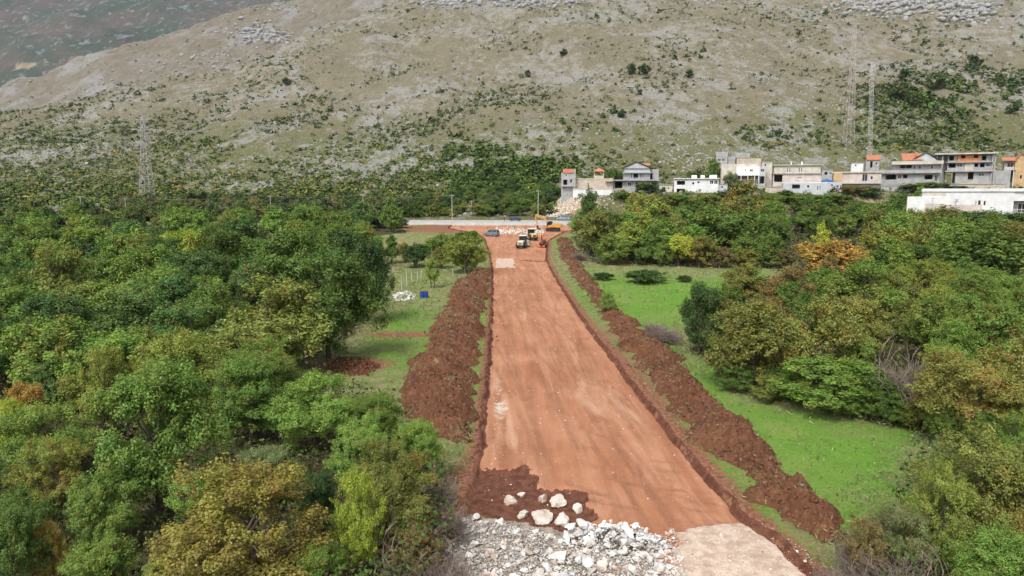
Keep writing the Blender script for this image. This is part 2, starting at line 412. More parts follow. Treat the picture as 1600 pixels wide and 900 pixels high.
# ---- dirt road bed
def dirt_material():
    t = NT('red_road_dirt'); z = t.sep(t.attr('zone')); uv = t.uv(); co = t.pos()
    st = t.mapping(uv, (1.0, .06, 1)); n1 = t.noise(.6, 7, st, .62, .8); n2 = t.noise(.16, 5, uv); n3 = t.noise(2.2, 6, co, .6); n4 = t.noise(12, 4, co, .6)
    # sweeping tyre marks
    def tracks(rot, sc, dist):
        w = t.n.new('ShaderNodeTexWave'); w.wave_type = 'BANDS'; w.bands_direction = 'X'; w.inputs['Scale'].default_value = sc
        w.inputs['Distortion'].default_value = dist; w.inputs['Detail'].default_value = 4; w.inputs['Detail Scale'].default_value = .6; w.inputs['Detail Roughness'].default_value = .6
        t.L(t.mapping(uv, (1, .07, 1), (0, 0, rot)), w.inputs['Vector']); return w.outputs['Fac']
    tr1 = tracks(.10, .33, 6); tr2 = tracks(-.3, .5, 8)
    c = t.mix(t.ramp(n2, .32, .68), (.34, .148, .078), (.42, .205, .118))
    c = t.mix(t.math('MULTIPLY', t.ramp(n1, .46, .68), .75), c, (.45, .24, .14))
    c = t.mix(t.math('MULTIPLY', t.ramp(n1, .48, .28), .7), c, (.27, .105, .055))
    swirl = t.math('MULTIPLY', t.ramp(t.math('MAXIMUM', tr1, t.math('MULTIPLY', tr2, t.ramp(t.noise(.13, 3, uv), .45, .55))), .55, 1.0), t.ramp(t.noise(.25, 4, uv), .40, .62))
    c = t.mix(t.math('MULTIPLY', swirl, .34), c, (.235, .105, .058))
    c = t.mix(t.math('MULTIPLY', t.ramp(n3, .6, .75), .35), c, (.6, .38, .27))
    c = t.mix(t.math('MULTIPLY', t.ramp(n4, .62, .72), .3), c, (.24, .11, .07))
    c = t.mix(t.math('MULTIPLY', t.attr('press', 'Fac'), t.ramp(n4, .25, .6), True), c, (.2, .09, .05))
    c = t.mix(t.math('MULTIPLY', t.ramp(t.noise(.5, 6, t.mapping(uv, (1, .3, 1), (0, 0, .3)), .65, 1.2), .5, .68), .55), c, (.235, .098, .052))
    c = t.mix(t.math('MULTIPLY', t.ramp(t.noise(.33, 6, t.mapping(uv, (1, .22, 1), (0, 0, -.2)), .65, 1.0), .54, .7), .5), c, (.56, .35, .235))
    soil = t.mix(t.ramp(n3, .3, .7), (.085, .034, .021), (.17, .075, .046))
    pale = t.mix(t.ramp(n3, .35, .65), (.42, .31, .23), (.58, .47, .38)); pale = t.mix(t.math('MULTIPLY', t.ramp(n4, .5, .62), .5), pale, (.4, .26, .18))
    rub = t.mix(t.ramp(n3, .35, .65), (.15, .112, .08), (.33, .285, .235)); rub = t.mix(t.math('MULTIPLY', t.ramp(n4, .55, .62), .7), rub, (.52, .5, .47))
    wig = t.math('ADD', t.math('MULTIPLY', t.math('SUBTRACT', n3, .5), .55), t.math('MULTIPLY', t.math('SUBTRACT', n4, .5), .3))
    for k, m in ((1, pale), (0, soil), (2, rub)):
        c = t.mix(t.ramp(t.math('ADD', z[k], wig), .42, .58), c, m)
    t.col(c); t.p.inputs['Specular IOR Level'].default_value = .1
    h = t.math('ADD', t.math('MULTIPLY', n3, .8), t.math('ADD', n1, t.math('MULTIPLY', n4, .6)))
    h = t.math('SUBTRACT', h, t.math('MULTIPLY', swirl, .35))
    t.bump(h, .75, .09)
    return t.m
def seg_poly(L): return PX(L)
def build_road():
    Y = np.concatenate([geo(17, 60, 380), geo(60.25, 226, 240)]); T = np.linspace(0, 1, 134)
    yy, tt = np.meshgrid(Y, T, indexing='ij')
    l = road_l(yy); r = road_r(yy); wob = (fbm(yy*.8, yy*0, 4, 81)-.5)*.55
    l = l+wob*sst(.3, 0, tt); r = r+(fbm(yy*.8, yy*0+9, 4, 83)-.5)*.4*sst(.7, 1, tt)
    # columns bunch at the edges where the bank is cut
    s = np.where(tt < .12, -.45+tt/.12*1.0, np.where(tt > .88, 0, 0))
    xx = np.where(tt < .1, l-.16+tt/.1*.56, np.where(tt > .9, r+.16-(1-tt)/.1*.56, l+.4+(tt-.1)/.8*(r-l-.8)))
    e = np.minimum(xx-l, r-xx)
    bed = -.27+.05*np.sin((xx-l)/(r-l)*math.pi)
    z = ground_z(xx, yy)+np.where(e < 0, .03, 0)+bed*sst(-.06, .16, e)
    z += (fbm(xx*3, yy*3, 3, 85)-.5)*.14*sst(.5, -.1, e)+(fbm(xx*1.1, yy*.35, 4, 87)-.5)*.10*sst(0, .8, e)+(fbm(xx*4, yy*4, 3, 89)-.5)*.05
    zone = np.zeros((*xx.shape, 3))
    cut = sst(.34, .14, e)*.95
    wx = xx+(fbm(xx*1.3, yy*1.3, 4, 95)-.5)*.9; wy = yy+(fbm(xx*1.3+31, yy*1.3, 4, 97)-.5)*1.2
    P = seg_poly([(733, 724), (832, 722), (838, 755), (918, 757), (930, 806), (870, 830), (700, 800), (700, 760)])
    soil = np.where(in_poly(P, wx, wy), 1., 0)
    z -= .22*sst(-.1, .25, poly_dist(P, wx, wy)*np.where(soil > 0, 1, -1))
    P2 = seg_poly([(640, 905), (690, 800), (735, 785), (880, 812), (1035, 822), (1050, 905)])
    in2 = in_poly(P2, wx, wy); rub = sst(-.5, .9, poly_dist(P2, wx, wy)*np.where(in2, 1, -1))
    P3 = seg_poly([(1040, 818), (1110, 812), (1185, 812), (1260, 858), (1300, 905), (1060, 905)])
    in3 = in_poly(P3, wx, wy); pale = sst(-.5, 1.0, poly_dist(P3, wx, wy)*np.where(in3, 1, -1))
    z += .12*pale
    P4 = seg_poly([(774, 402), (803, 402), (804, 417), (774, 417)])
    pale = np.maximum(pale, np.where(in_poly(P4, wx, wy), .62, 0)); z += .06*np.where(in_poly(P4, wx, wy), .62, 0)
    for (a, b, rx, ry, k) in ((782, 632, .9, 3.5, .62), (778, 600, 1.0, 7, .46), (785, 690, 1.4, 3, .4), (790, 560, 1.2, 6, .3), (720, 358, 16, 3, .55), (790, 360, 14, 4, .35), (810, 440, 4, 12, .12), (880, 362, 5, 5, .4)):
        p = on_ground(a, b); pale = np.maximum(pale, k*np.exp(-((xx-p[0])/rx)**2-((yy-p[1])/ry)**2))
    # low earth ridge left across the road
    p = on_ground(828, 408); k = np.exp(-((yy-p[1]-.4*np.sin(xx))/1.3)**2)*sst(p[0]-3.2, p[0]-1.5, xx)
    z += .45*k*fbm(xx*1.2, yy*1.2, 3, 91)*1.4; soil = np.maximum(soil, .62*k)
    rg = np.random.default_rng(313); press = np.zeros(xx.shape)
    for i in range(60):
        ya = 24*(110/24)**rg.random(); ln = rg.uniform(7, 26)*(.5+ya/60); f0 = rg.uniform(.1, .9); xa = road_l(ya)+f0*(road_r(ya)-road_l(ya))
        sl = rg.normal(0, .06)+np.interp(ya, [24, 50, 110], [-.12, -.07, -.03]); cu = rg.normal(0, .5)/ln*.35; d_ = rg.uniform(.25, .7); hw = rg.uniform(.2, .42)
        t_ = yy-ya; cx = xa+sl*t_+cu*t_*t_*.5
        w_ = sst(0, ln*.25, t_)*sst(ln, ln*.7, t_)*d_
        for off in ((-.95, .95) if rg.random() < .7 else (0,)):
            press = np.maximum(press, w_*sst(hw, hw*.35, np.abs(xx-cx-off)))
    for i in range(40):                                   # turning marks fanning over the lower road
        a0 = on_ground(rg.uniform(860, 990), rg.uniform(640, 800)); R0 = rg.uniform(3, 9); th0 = rg.uniform(-2.6, -1.2); da = rg.uniform(.25, .7); cxx = a0[0]+R0*.8; cyy = a0[1]+R0*.5
        rr = np.hypot(xx-cxx, yy-cyy); an = np.arctan2(yy-cyy, xx-cxx); k = sst(0, .15, an-th0)*sst(da, da-.15, an-th0)
        press = np.maximum(press, rg.uniform(.25, .7)*k*sst(.3, .06, np.abs(rr-R0)))
    press *= sst(.3, .8, e)*(.35+.9*fbm(xx*1.5, yy*1.5, 3, 315)); z -= press*.05
    soil = np.maximum(soil, cut)
    soil = np.maximum(soil, .36*sst(170, 205, yy)); 
    zone[..., 0] = soil; zone[..., 1] = pale*(cut < .5); zone[..., 2] = rub
    me = mesh_from('dirt_road', np.stack([xx, yy, z], -1).reshape(-1, 3), grid_faces(*xx.shape), [dirt_material()], True)
    vattr(me, 'zone', zone.reshape(-1, 3)); vattr(me, 'press', press.ravel())
    uv = me.uv_layers.new(name='UVMap'); li = np.empty(len(me.loops), np.int32); me.loops.foreach_get('vertex_index', li)
    UVv = np.stack([(xx-(road_l(yy)+road_r(yy))/2), yy], -1).reshape(-1, 2).astype(np.float32)
    uv.data.foreach_set('uv', UVv[li].ravel())
    tag(link('dirt_road', me), kind='structure')
    return xx, yy, z
RDX, RDY, RDZ = build_road()
def road_z(x, y):
    i = int(np.clip(np.searchsorted(RDY[:, 0], y), 0, len(RDY)-1)); return float(np.interp(x, RDX[i], RDZ[i]))

# ---- banks of dug-out soil along both sides
def soil_material(name='dug_soil'):
    t = NT(name); co = t.pos(); a = t.attr('zone')
    n1 = t.noise(.5, 5, co); n2 = t.noise(3.5, 6, co, .6); n3 = t.noise(16, 4, co, .6)
    c = t.mix(t.ramp(n1, .3, .7), (.108, .046, .024), (.165, .075, .040))
    c = t.mix(t.math('MULTIPLY', t.ramp(n2, .5, .72), .8), c, (.225, .12, .078))
    c = t.mix(t.math('MULTIPLY', t.ramp(n3, .55, .7), .5), c, (.075, .03, .02))
    z = t.sep(a)
    f = t.math('ADD', z[0], t.math('MULTIPLY', t.math('SUBTRACT', n2, .5), 1.2))
    c = t.mix(t.ramp(f, .45, .65), c, t.mix(t.ramp(n3, .4, .6), (.13, .12, .05), (.24, .19, .11)))
    t.col(c); t.bump(t.math('ADD', n2, t.math('MULTIPLY', n3, .6)), .8, .14)
    t.p.inputs['Specular IOR Level'].default_value = .1
    return t.m
M_SOIL = soil_material()
def plain_clods():
    t = NT('soil_clods'); co = t.pos(); n = t.noise(5, 4, co)
    t.col(t.mix(t.ramp(n, .35, .65), (.075, .03, .017), (.175, .078, .046))); t.p.inputs['Specular IOR Level'].default_value = .1
    return t.m
M_CLOD = plain_clods()
_ico = None
def rock_mesh(name, mat, seed, sub=2, rough=.28, flat=.75):
    bm = bmesh.new(); bmesh.ops.create_icosphere(bm, subdivisions=sub, radius=.5)
    rg = np.random.default_rng(seed); pl = [(v/np.linalg.norm(v), rg.uniform(.25, .44)) for v in rg.normal(size=(14, 3))]
    ph = rg.uniform(0, 6, (6, 3)); fr = rg.normal(size=(6, 3))*np.array([5, 7, 9, 12, 16, 20])[:, None]
    for v in bm.verts:
        c = np.array(v.co)
        for n, d in pl:
            k = c@n
            if k > d: c = c-n*(k-d)
        k = 1+rough*sum(math.sin(float(fr[q]@c)+ph[q, 0])*.22/(1+q*.4) for q in range(6))+rough*(rg.random()-.5)*.25
        v.co = (c[0]*k*1.1, c[1]*k*1.1, c[2]*k*flat*1.1)
    me = bpy.data.meshes.new(name); bm.to_mesh(me); bm.free(); me.materials.append(mat); return me
def scatter_mesh(name, protos, P, S, mat, rg):
    """many small stones or clods in one mesh: protos list of (V,F)"""
    VV = []; FF = []; n = 0
    for (p, s) in zip(P, S):
        V, F = protos[rg.integers(len(protos))]
        a = rg.uniform(0, 6.28); c, q = math.cos(a), math.sin(a)
        sc = s*rg.uniform(.7, 1.3, 3)
        W_ = V*sc; W_ = np.stack([W_[:, 0]*c-W_[:, 1]*q, W_[:, 0]*q+W_[:, 1]*c, W_[:, 2]], -1)+p
        VV.append(W_); FF.append(F+n); n += len(V)
    return mesh_from(name, np.concatenate(VV), np.concatenate(FF), [mat])
def proto_vf(sub, seed):
    me = rock_mesh('tmp', None, seed, sub); V = np.array([v.co[:] for v in me.vertices]); F = np.array([p.vertices[:] for p in me.polygons]); bpy.data.meshes.remove(me); return V, F
LOW = [proto_vf(1, s) for s in range(6)]
def build_bank(Lp, Rp, hmax, label, seed, nclod):
    A = PX(Lp); B = PX(Rp)
    A = A[np.argsort(A[:, 1])]; B = B[np.argsort(B[:, 1])]
    y0 = min(A[0, 1], B[0, 1]); y1 = max(A[-1, 1], B[-1, 1])
    Y = geo(y0, y1, 620); T = np.linspace(0, 1, 64)
    yy, tt = np.meshgrid(Y, T, indexing='ij')
    l = np.interp(yy, A[:, 1], A[:, 0])+(fbm(yy*.6, yy*0, 4, seed)-.5)*2.2; r = np.interp(yy, B[:, 1], B[:, 0])+(fbm(yy*.6, yy*0, 4, seed+5)-.5)*2.2
    xx = l+(r-l)*tt
    ends = sst(y0, y0+2.5, yy)*sst(y1, y1-4, yy)
    prof = np.sin(np.pi*tt)**.75*ends
    w = np.minimum(np.abs(r-l)/4.5, 1.25)
    h = hmax*w*prof*(.25+1.5*fbm(xx*.3, yy*.22, 3, seed+9)**1.4)
    lump = np.abs(fbm(xx*.9, yy*.9, 3, seed+11)-.5)*1.1+np.abs(fbm(xx*2.2, yy*2.2, 4, seed+13)-.5)*.95+(fbm(xx*5, yy*5, 3, seed+15)-.5)*.42
    z = ground_z(xx, yy)-.12+h+lump*np.minimum(prof*1.6, 1)*.9
    me = mesh_from('soil_bank', np.stack([xx, yy, z], -1).reshape(-1, 3), grid_faces(*xx.shape), [M_SOIL], True)
    zone = np.zeros((xx.size, 3)); zone[:, 0] = (.1+.42*sst(.48, .7, fbm(xx*.5, yy*.5, 4, seed+20))).ravel(); vattr(me, 'zone', zone)
    o = tag(link('soil_bank', me), label, 'soil bank', 'banks of dug soil along the dirt road')
    rg = np.random.default_rng(seed)
    i = (len(Y)*rg.random(nclod)**1.0).astype(int); j = np.clip((64*(.5+.5*rg.uniform(-1.05, 1.05, nclod))).astype(int), 0, 63)
    sp = rg.normal(0, .8, nclod)*(np.abs(j-31.5) > 27); P = np.stack([xx[i, j]+sp, yy[i, j], np.where(np.abs(sp) > 0, np.minimum(z[i, j], ground_z(xx[i, j], yy[i, j])+.03), z[i, j]+.02)], -1); S = .05+.26*rg.random(nclod)**5
    c = tag(link('clods', scatter_mesh('clods', LOW, P, S, M_CLOD, rg), o), kind='stuff')
    return xx, yy, z
BANK_L = build_bank([(742, 424), (714, 442), (688, 500), (652, 560), (632, 600), (634, 640), (655, 675), (690, 700)],
           [(764, 424), (758, 470), (750, 540), (742, 620), (736, 660), (728, 700)], 1.0, 'long brown bank of dug soil between the young yellow-green tree and the scrub', 101, 2800)
BANK_R = build_bank([(872, 374), (872, 395), (896, 430), (930, 480), (975, 540), (1005, 580), (1062, 660), (1120, 722), (1180, 780), (1240, 832), (1275, 858)],
           [(892, 374), (902, 400), (922, 430), (955, 475), (1005, 515), (1062, 562), (1105, 612), (1172, 672), (1232, 742), (1290, 792), (1326, 832), (1322, 858)], .75, 'long brown bank of dug soil beside the bright green meadow', 131, 3200)
# ================================================================== VEGETATION
def leaf_material():
    t = NT('leaves'); oi = t.n.new('ShaderNodeObjectInfo'); ti = t.attr('tint', 'Fac'); cl = t.attr('clump', 'Fac')
    # some clumps of a crown have turned (share given by the crown's own alpha), seen as whole sprays of leaves
    rnd = t.math('FRACT', t.math('ADD', cl, oi.outputs['Random']))
    turned = t.math('LESS_THAN', t.math('ADD', t.math('MULTIPLY', rnd, .8), t.math('MULTIPLY', ti, .2)), oi.outputs['Alpha'])
    aut = t.mix(oi.outputs['Random'], (.30, .185, .032), (.30, .245, .035))
    c = t.mix(t.math('MULTIPLY', turned, .75), oi.outputs['Color'], aut)
    h = t.n.new('ShaderNodeHueSaturation'); t.L(c, h.inputs['Color'])
    t.L(t.math('ADD', .478, t.math('MULTIPLY', rnd, .036)), h.inputs['Hue'])
    t.L(t.math('ADD', .60, t.math('ADD', t.math('MULTIPLY', ti, .6), t.math('MULTIPLY', cl, .35))), h.inputs['Value'])
    h.inputs['Saturation'].default_value = .95
    d = t.n.new('ShaderNodeBsdfDiffuse'); tr = t.n.new('ShaderNodeBsdfTranslucent'); g = t.n.new('ShaderNodeBsdfGlossy')
    g.inputs['Roughness'].default_value = .5; g.inputs['Color'].default_value = (.9, .95, 1, 1)
    t.L(h.outputs[0], d.inputs[0]); t.L(h.outputs[0], tr.inputs[0])
    m = t.n.new('ShaderNodeMixShader'); m.inputs[0].default_value = .3; t.L(d.outputs[0], m.inputs[1]); t.L(tr.outputs[0], m.inputs[2])
    m2 = t.n.new('ShaderNodeMixShader'); m2.inputs[0].default_value = .02; t.L(m.outputs[0], m2.inputs[1]); t.L(g.outputs[0], m2.inputs[2])
    t.L(m2.outputs[0], t.out.inputs['Surface']); t.n.remove(t.p)
    return t.m
M_LEAF = leaf_material()
M_BARK = plain('bark', (.11, .085, .06), .95, 0, .25, 6)
M_TWIG = plain('dry_twigs', (.22, .17, .14), .95, 0, .2, 4)
def unit(v): return v/(np.linalg.norm(v, axis=-1, keepdims=True)+1e-9)
def leaf_quads(C, N, S, rg, asp=.55):
    n = len(C); t = unit(np.cross(N, rg.normal(size=(n, 3)))); b = np.cross(N, t); S = S[:, None]
    fold = N*S*.18
    V = np.stack([C+t*S, C+b*S*asp+fold, C-t*S, C-b*S*asp+fold], 1).reshape(-1, 3)
    return V, np.arange(4*n).reshape(n, 4)
def leaf_mesh(name, C, N, S, tint, clump, rg, asp=.55):
    V, F = leaf_quads(C, N, S, rg, asp); me = mesh_from(name, V, F, [M_LEAF])
    for k, A in (('tint', tint), ('clump', clump)):
        a = me.attributes.new(k, 'FLOAT', 'FACE'); a.data.foreach_set('value', A.astype(np.float32))
    return me
def crown_points(rg, n, lobes, shape, zb, loose, nspray, rs):
    """leaf centres in a unit crown (width 1, height 1, foot at z=0): sprays of leaves gathered on uneven boughs"""
    LC = []; LR = []
    for i in range(lobes):
        for _ in range(40):
            p = rg.uniform(-1, 1, 3)
            if p@p < 1: break
        rr = rg.uniform(.10, .19)*(1.45 if i < lobes//4 else 1)
        f = np.array([.5-rr*.75, .5-rr*.75, (1-zb)/2-rr*.6]); p = unit(p[None])[0]*(np.linalg.norm(p)**.5)
        c = p*f+np.array([0, 0, zb+(1-zb)/2]); q = np.clip((c[2]-zb)/(1-zb), 0, 1)
        if shape == 'tall': c[:2] *= 1.05-.6*q
        elif shape == 'dome': c[:2] *= 1.05-.45*q**1.5
        elif shape == 'vase': c[:2] *= .6+.45*q-.35*q**4
        LC.append(c); LR.append(rr)
    LCa = np.array(LC); LRa = np.array(LR)
    p = LRa**2; k = rg.choice(lobes, nspray, p=p/p.sum())
    dv = unit(rg.normal(size=(nspray, 3))); dv[:, 2] = np.where(rg.random(nspray) < .72, np.abs(dv[:, 2]), dv[:, 2])
    SP = LCa[k]+dv*(LRa[k]*rg.uniform(.35, 1.12, nspray)**.7)[:, None]
    far = rg.random(nspray) < .16                                          # stray shoots beyond the outline
    SP = np.where(far[:, None], SP+dv*rg.uniform(.02, .07, (nspray, 1)), SP)
    SP[:, 2] = np.clip(SP[:, 2], .03, 1.03)
    R_ = rs*rg.uniform(.55, 1.35, nspray)*np.where(far, .6, 1)
    ax = unit(dv*.7+np.array([0, 0, .5])+rg.normal(size=(nspray, 3))*.35)
    w = R_**2; j = rg.choice(nspray, n, p=w/w.sum())
    q = rg.normal(size=(n, 3)); q = unit(q)*(rg.random((n, 1))**.45)
    al = (q*ax[j]).sum(1, keepdims=True)
    C = SP[j]+(q+ax[j]*al*.75)*R_[j][:, None]
    C[:, 2] = np.maximum(C[:, 2], .015)
    out = unit(C-np.array([0, 0, .4]))
    N = unit(q*.7+out*.35+np.array([0, 0, .55])+rg.normal(size=C.shape)*.5)
    if loose:
        keep = rg.random(nspray)[j] < .8; C = C[keep]; N = N[keep]; j = j[keep]
    return C, N, rg.random(nspray)[j], LC, LR
def limb_mesh(rg, LC, LR, stems=1, r0=.028):
    mb = MB(); tips = sorted(range(len(LC)), key=lambda i: -LC[i][2])[:14]
    for s in range(stems):
        bx, by = (0, 0) if stems == 1 else rg.uniform(-.1, .1, 2)
        top = np.array([bx*1.6, by*1.6, .5]); mid = np.array([bx*1.2+rg.uniform(-.02, .02), by*1.2, .22])
        mb.tube((bx, by, -.06), mid, r0, r0*.8, 7); mb.tube(mid, top, r0*.8, r0*.5, 6)
        for q in tips[s::stems]:
            e = np.array(LC[q]); st = mid+(top-mid)*rg.uniform(.1, .9); m2 = st+(e-st)*.55+np.array([0, 0, -.03])+rg.normal(size=3)*.015
            mb.tube(st, m2, r0*.42, r0*.28, 5, False); mb.tube(m2, e, r0*.28, r0*.1, 4, False)
            for _ in range(3):
                e2 = e+unit(rg.normal(size=(1, 3)))[0]*LR[q]*.9; mb.tube(m2+(e-m2)*rg.uniform(.3, .9), e2, r0*.13, r0*.04, 3, False)
    return mb
def make_proto(seed, lod, shape='dome', lobes=18, zb=.14, loose=False, stems=1):
    rg = np.random.default_rng(seed)
    n, l, ns, rs = {0: (47000, .0084, 420, .048), 1: (25000, .0126, 330, .053), 2: (11500, .0195, 210, .062), 3: (1600, .052, 60, .1)}[lod]
    C, N, cl, LC, LR = crown_points(rg, n, lobes, shape, zb, loose, ns, rs)
    S = l*rg.uniform(.65, 1.35, len(C))
    crown = leaf_mesh('crown', C, N, S, rg.random(len(C)), cl, rg, .6)
    trunk = limb_mesh(rg, LC, LR, stems).mesh('trunk', M_BARK)
    return crown, trunk
SHAPES = [('dome', 20, .10, False, 1), ('dome', 14, .12, False, 2), ('tall', 18, .10, False, 1), ('vase', 18, .12, False, 3), ('dome', 26, .06, False, 2), ('tall', 22, .08, True, 2), ('dome', 22, .06, True, 3)]
PROTO = {}
def proto(lod, k):
    if (lod, k) not in PROTO:
        s = SHAPES[k]; PROTO[(lod, k)] = make_proto(1000+lod*50+k, lod, *s)
    return PROTO[(lod, k)]
COLS = {'dark': (0.095, 0.165, 0.022), 'deep': (0.063, 0.121, 0.022), 'mid': (0.147, 0.234, 0.031), 'fresh': (0.181, 0.289, 0.038), 'lime': (0.335, 0.405, 0.030), 'yellowgreen': (0.235, 0.275, 0.036), 'olive': (0.199, 0.221, 0.038), 'orange': (0.400, 0.250, 0.042), 'greygreen': (0.187, 0.238, 0.079), 'rust': (0.205, 0.165, 0.050), 'bluegreen': (0.104, 0.187, 0.038), 'mustard': (0.280, 0.245, 0.038)}
NAMES = {'dark': 'dark green', 'deep': 'very dark green', 'mid': 'mid green', 'fresh': 'fresh green', 'lime': 'lime green', 'yellowgreen': 'yellow-green', 'olive': 'olive green', 'mustard': 'mustard yellow',
         'orange': 'orange-turning', 'greygreen': 'grey-green', 'rust': 'rusty brown', 'bluegreen': 'bluish green'}
TREES = []       # (x, y, width) of everything planted
def plant(x, y, w, h, col, k, aut=.08, label=None, group=None, name='broadleaf_tree', cat='tree', z=None, lod=None):
    d = math.hypot(x, y)
    if lod is None: lod = 0 if d < 46 else 1 if d < 105 else 2
    cm, tm = proto(lod, k)
    z = surf(x, y)-.05 if z is None else z
    e = empty(name, (x, y, z), random.uniform(0, 6.28)); e.scale = (w, w*random.uniform(.9, 1.1), h)
    c = COLS[col]; j = random.uniform(.86, 1.16)
    o = link('crown', cm, e); o.color = (c[0]*j*random.uniform(.92, 1.1), c[1]*j, c[2]*j, aut)
    link('trunk', tm, e)
    tag(e, label, cat, group); TREES.append((x, y, w)); return e
def key(px, base, wpx, top, col, k, label, aut=.06, name='broadleaf_tree', cat='tree', group=None):
    """a tree the photograph singles out: foot pixel, width and top pixel give its place and size"""
    p = on_ground(px, base); w = wpx/FPX*math.hypot(p[1], CAM_H-p[2]); t = ray(px, top); zt = CAM_H+t[2]/t[1]*(p[1]-w*.12)
    return plant(p[0], p[1], w, max(zt-p[2], .6), col, k, aut, label, group, name, cat)
SH = dict(name='shrub', cat='shrub')
# ---- wood on the side of the stone heap: trees and shrubs that stand out
key(250, 800, 235, 556, 'mid', 2, 'big mid green tree standing tall behind the mustard yellow bush', .03)
key(388, 952, 265, 742, 'mustard', 6, 'large mustard yellow bush in front of the tall green tree', .06, **SH)
key(562, 905, 92, 744, 'lime', 5, 'slim bright lime young tree beside the mustard yellow bush', 0)
key(502, 860, 74, 745, 'deep', 4, 'very dark green shrub between mustard bush and lime young tree', 0, **SH)
key(420, 790, 125, 706, 'greygreen', 6, 'grey-green shrub just behind the mustard yellow bush', .05, **SH)
key(500, 705, 150, 588, 'fresh', 1, 'fresh green leafy tree at the edge of the grassy clearing', .03)
key(585, 720, 120, 622, 'mid', 4, 'mid green shrub by the near end of the brown soil bank', .04, **SH)
key(652, 760, 95, 664, 'fresh', 4, 'fresh green shrub covering the foot of the soil bank', .05, **SH)
key(600, 790, 110, 690, 'olive', 6, 'olive shrub above the lime young tree', .12, **SH)
key(172, 690, 125, 548, 'yellowgreen', 1, 'yellow-green tree beside the tall mid green tree', .1)
key(78, 655, 70, 566, 'bluegreen', 2, 'small bluish green tree next to an orange one', 0)
key(44, 690, 74, 596, 'orange', 5, 'small orange-turning tree at the picture edge above yellow foliage', .5)
key(18, 720, 90, 628, 'lime', 1, 'lime green tree at the picture edge below the orange tree', .1)
key(82, 800, 120, 694, 'yellowgreen', 6, 'yellow-green loose tree with orange tips at the picture edge', .3)
key(170, 860, 120, 735, 'mid', 0, 'mid green round tree in front of the yellow-green one', .05)
key(22, 945, 120, 800, 'dark', 4, 'dark green bush in the lower corner of the wood', 0, **SH)
key(82, 925, 66, 822, 'mustard', 5, 'narrow mustard yellow shrub in the lower corner beside dark bush', .2, **SH)
key(165, 960, 130, 858, 'fresh', 4, 'fresh green bush at the very bottom under the tall tree', .05, **SH)
key(265, 965, 110, 862, 'olive', 3, 'olive bush at the very bottom next to the mustard bush', .1, **SH)
key(505, 950, 90, 858, 'fresh', 4, 'fresh green low bush at the foot of the lime young tree', .1, **SH)
key(432, 622, 88, 548, 'mustard', 6, 'mustard and orange shrub at the clearing with bare red soil', .35, **SH)
key(296, 600, 72, 526, 'rust', 5, 'thin rusty brown tree rising between green crowns', .4)
key(210, 580, 165, 448, 'bluegreen', 0, 'round bluish green tree in the middle of the wood', 0)
key(345, 565, 120, 446, 'mid', 3, 'mid green tree behind the rusty thin tree', .06)
key(430, 585, 190, 440, 'olive', 0, 'broad olive tree in front of the dark corner tree', .08)
key(515, 562, 175, 392, 'dark', 0, 'large dark green tree at the corner of the clearing', 0)
key(575, 505, 90, 372, 'deep', 2, 'very dark green tree overlooking the heap of white stones', 0)
key(470, 500, 140, 358, 'dark', 4, 'dark green tree behind the large corner tree', 0)
key(100, 545, 160, 385, 'olive', 0, 'huge olive-dark spreading tree at the side of the wood', .02)
key(20, 560, 110, 430, 'dark', 4, 'dark green tree at the picture edge beside the huge olive tree', .03)
key(345, 480, 135, 355, 'dark', 0, 'dark green dome-shaped tree deep in the wood', 0)
key(285, 420, 70, 352, 'lime', 1, 'lime tinted tree top among dark crowns', .12)
key(225, 470, 120, 375, 'olive', 3, 'olive tree beside the dome-shaped dark tree', .1)
key(560, 420, 74, 352, 'fresh', 2, 'fresh green tree with a yellow top by the tan field', .25)
# ---- trees round the head of the soil bank
key(728, 426, 80, 366, 'yellowgreen', 4, 'round yellow-green tree at the head of the brown soil bank', .1)
key(676, 450, 34, 402, 'fresh', 5, 'small lone sapling on the grass below the yellow-green tree', 0)
key(648, 418, 56, 378, 'deep', 0, 'very dark green tree between two fields near the fence stakes', 0)
key(612, 412, 34, 366, 'dark', 2, 'slim dark tree standing against the tan field', .04)
key(630, 410, 22, 380, 'orange', 5, 'thin orange tree beside the slim dark tree', .6)
key(692, 405, 62, 365, 'mid', 4, 'mid green tree right behind the round yellow-green one', .04)
key(730, 392, 50, 357, 'dark', 1, 'dark tree behind the round yellow-green one near the parked car', .05)
key(690, 420, 36, 388, 'olive', 6, 'olive shrub next to the round yellow-green tree', .1, **SH)
# ---- wood behind the meadow
key(920, 380, 50, 296, 'deep', 2, 'tall dark tree standing in front of the blank white wall', 0)
key(945, 390, 60, 318, 'dark', 0, 'dark green tree next to the street lamp pole', .02)
key(1003, 385, 95, 302, 'yellowgreen', 0, 'autumn yellow-green tree below the grey gabled house', .3)
key(1020, 395, 80, 330, 'dark', 1, 'dark green tree in front of the autumn tree under the gabled house', 0)
key(1132, 402, 128, 316, 'dark', 0, 'biggest dark round tree at the back of the meadow', 0)
key(1160, 372, 85, 288, 'olive', 3, 'olive brown tree just under the white low house', .3)
key(1067, 416, 66, 360, 'lime', 1, 'lime yellow tree in the hedge behind the meadow', .12)
key(957, 414, 66, 368, 'mid', 4, 'mid green shrub in the hedge beside the pale dry grass', .1, **SH)
key(1008, 414, 54, 366, 'dark', 2, 'dark slim shrub in the hedge behind the meadow', .02, **SH)
key(1094, 418, 62, 373, 'olive', 6, 'olive and rust shrub in the hedge next to the lime tree', .35, **SH)
key(1036, 416, 40, 378, 'mid', 4, 'mid green shrub in the hedge between dark shrub and lime tree', .05, **SH)
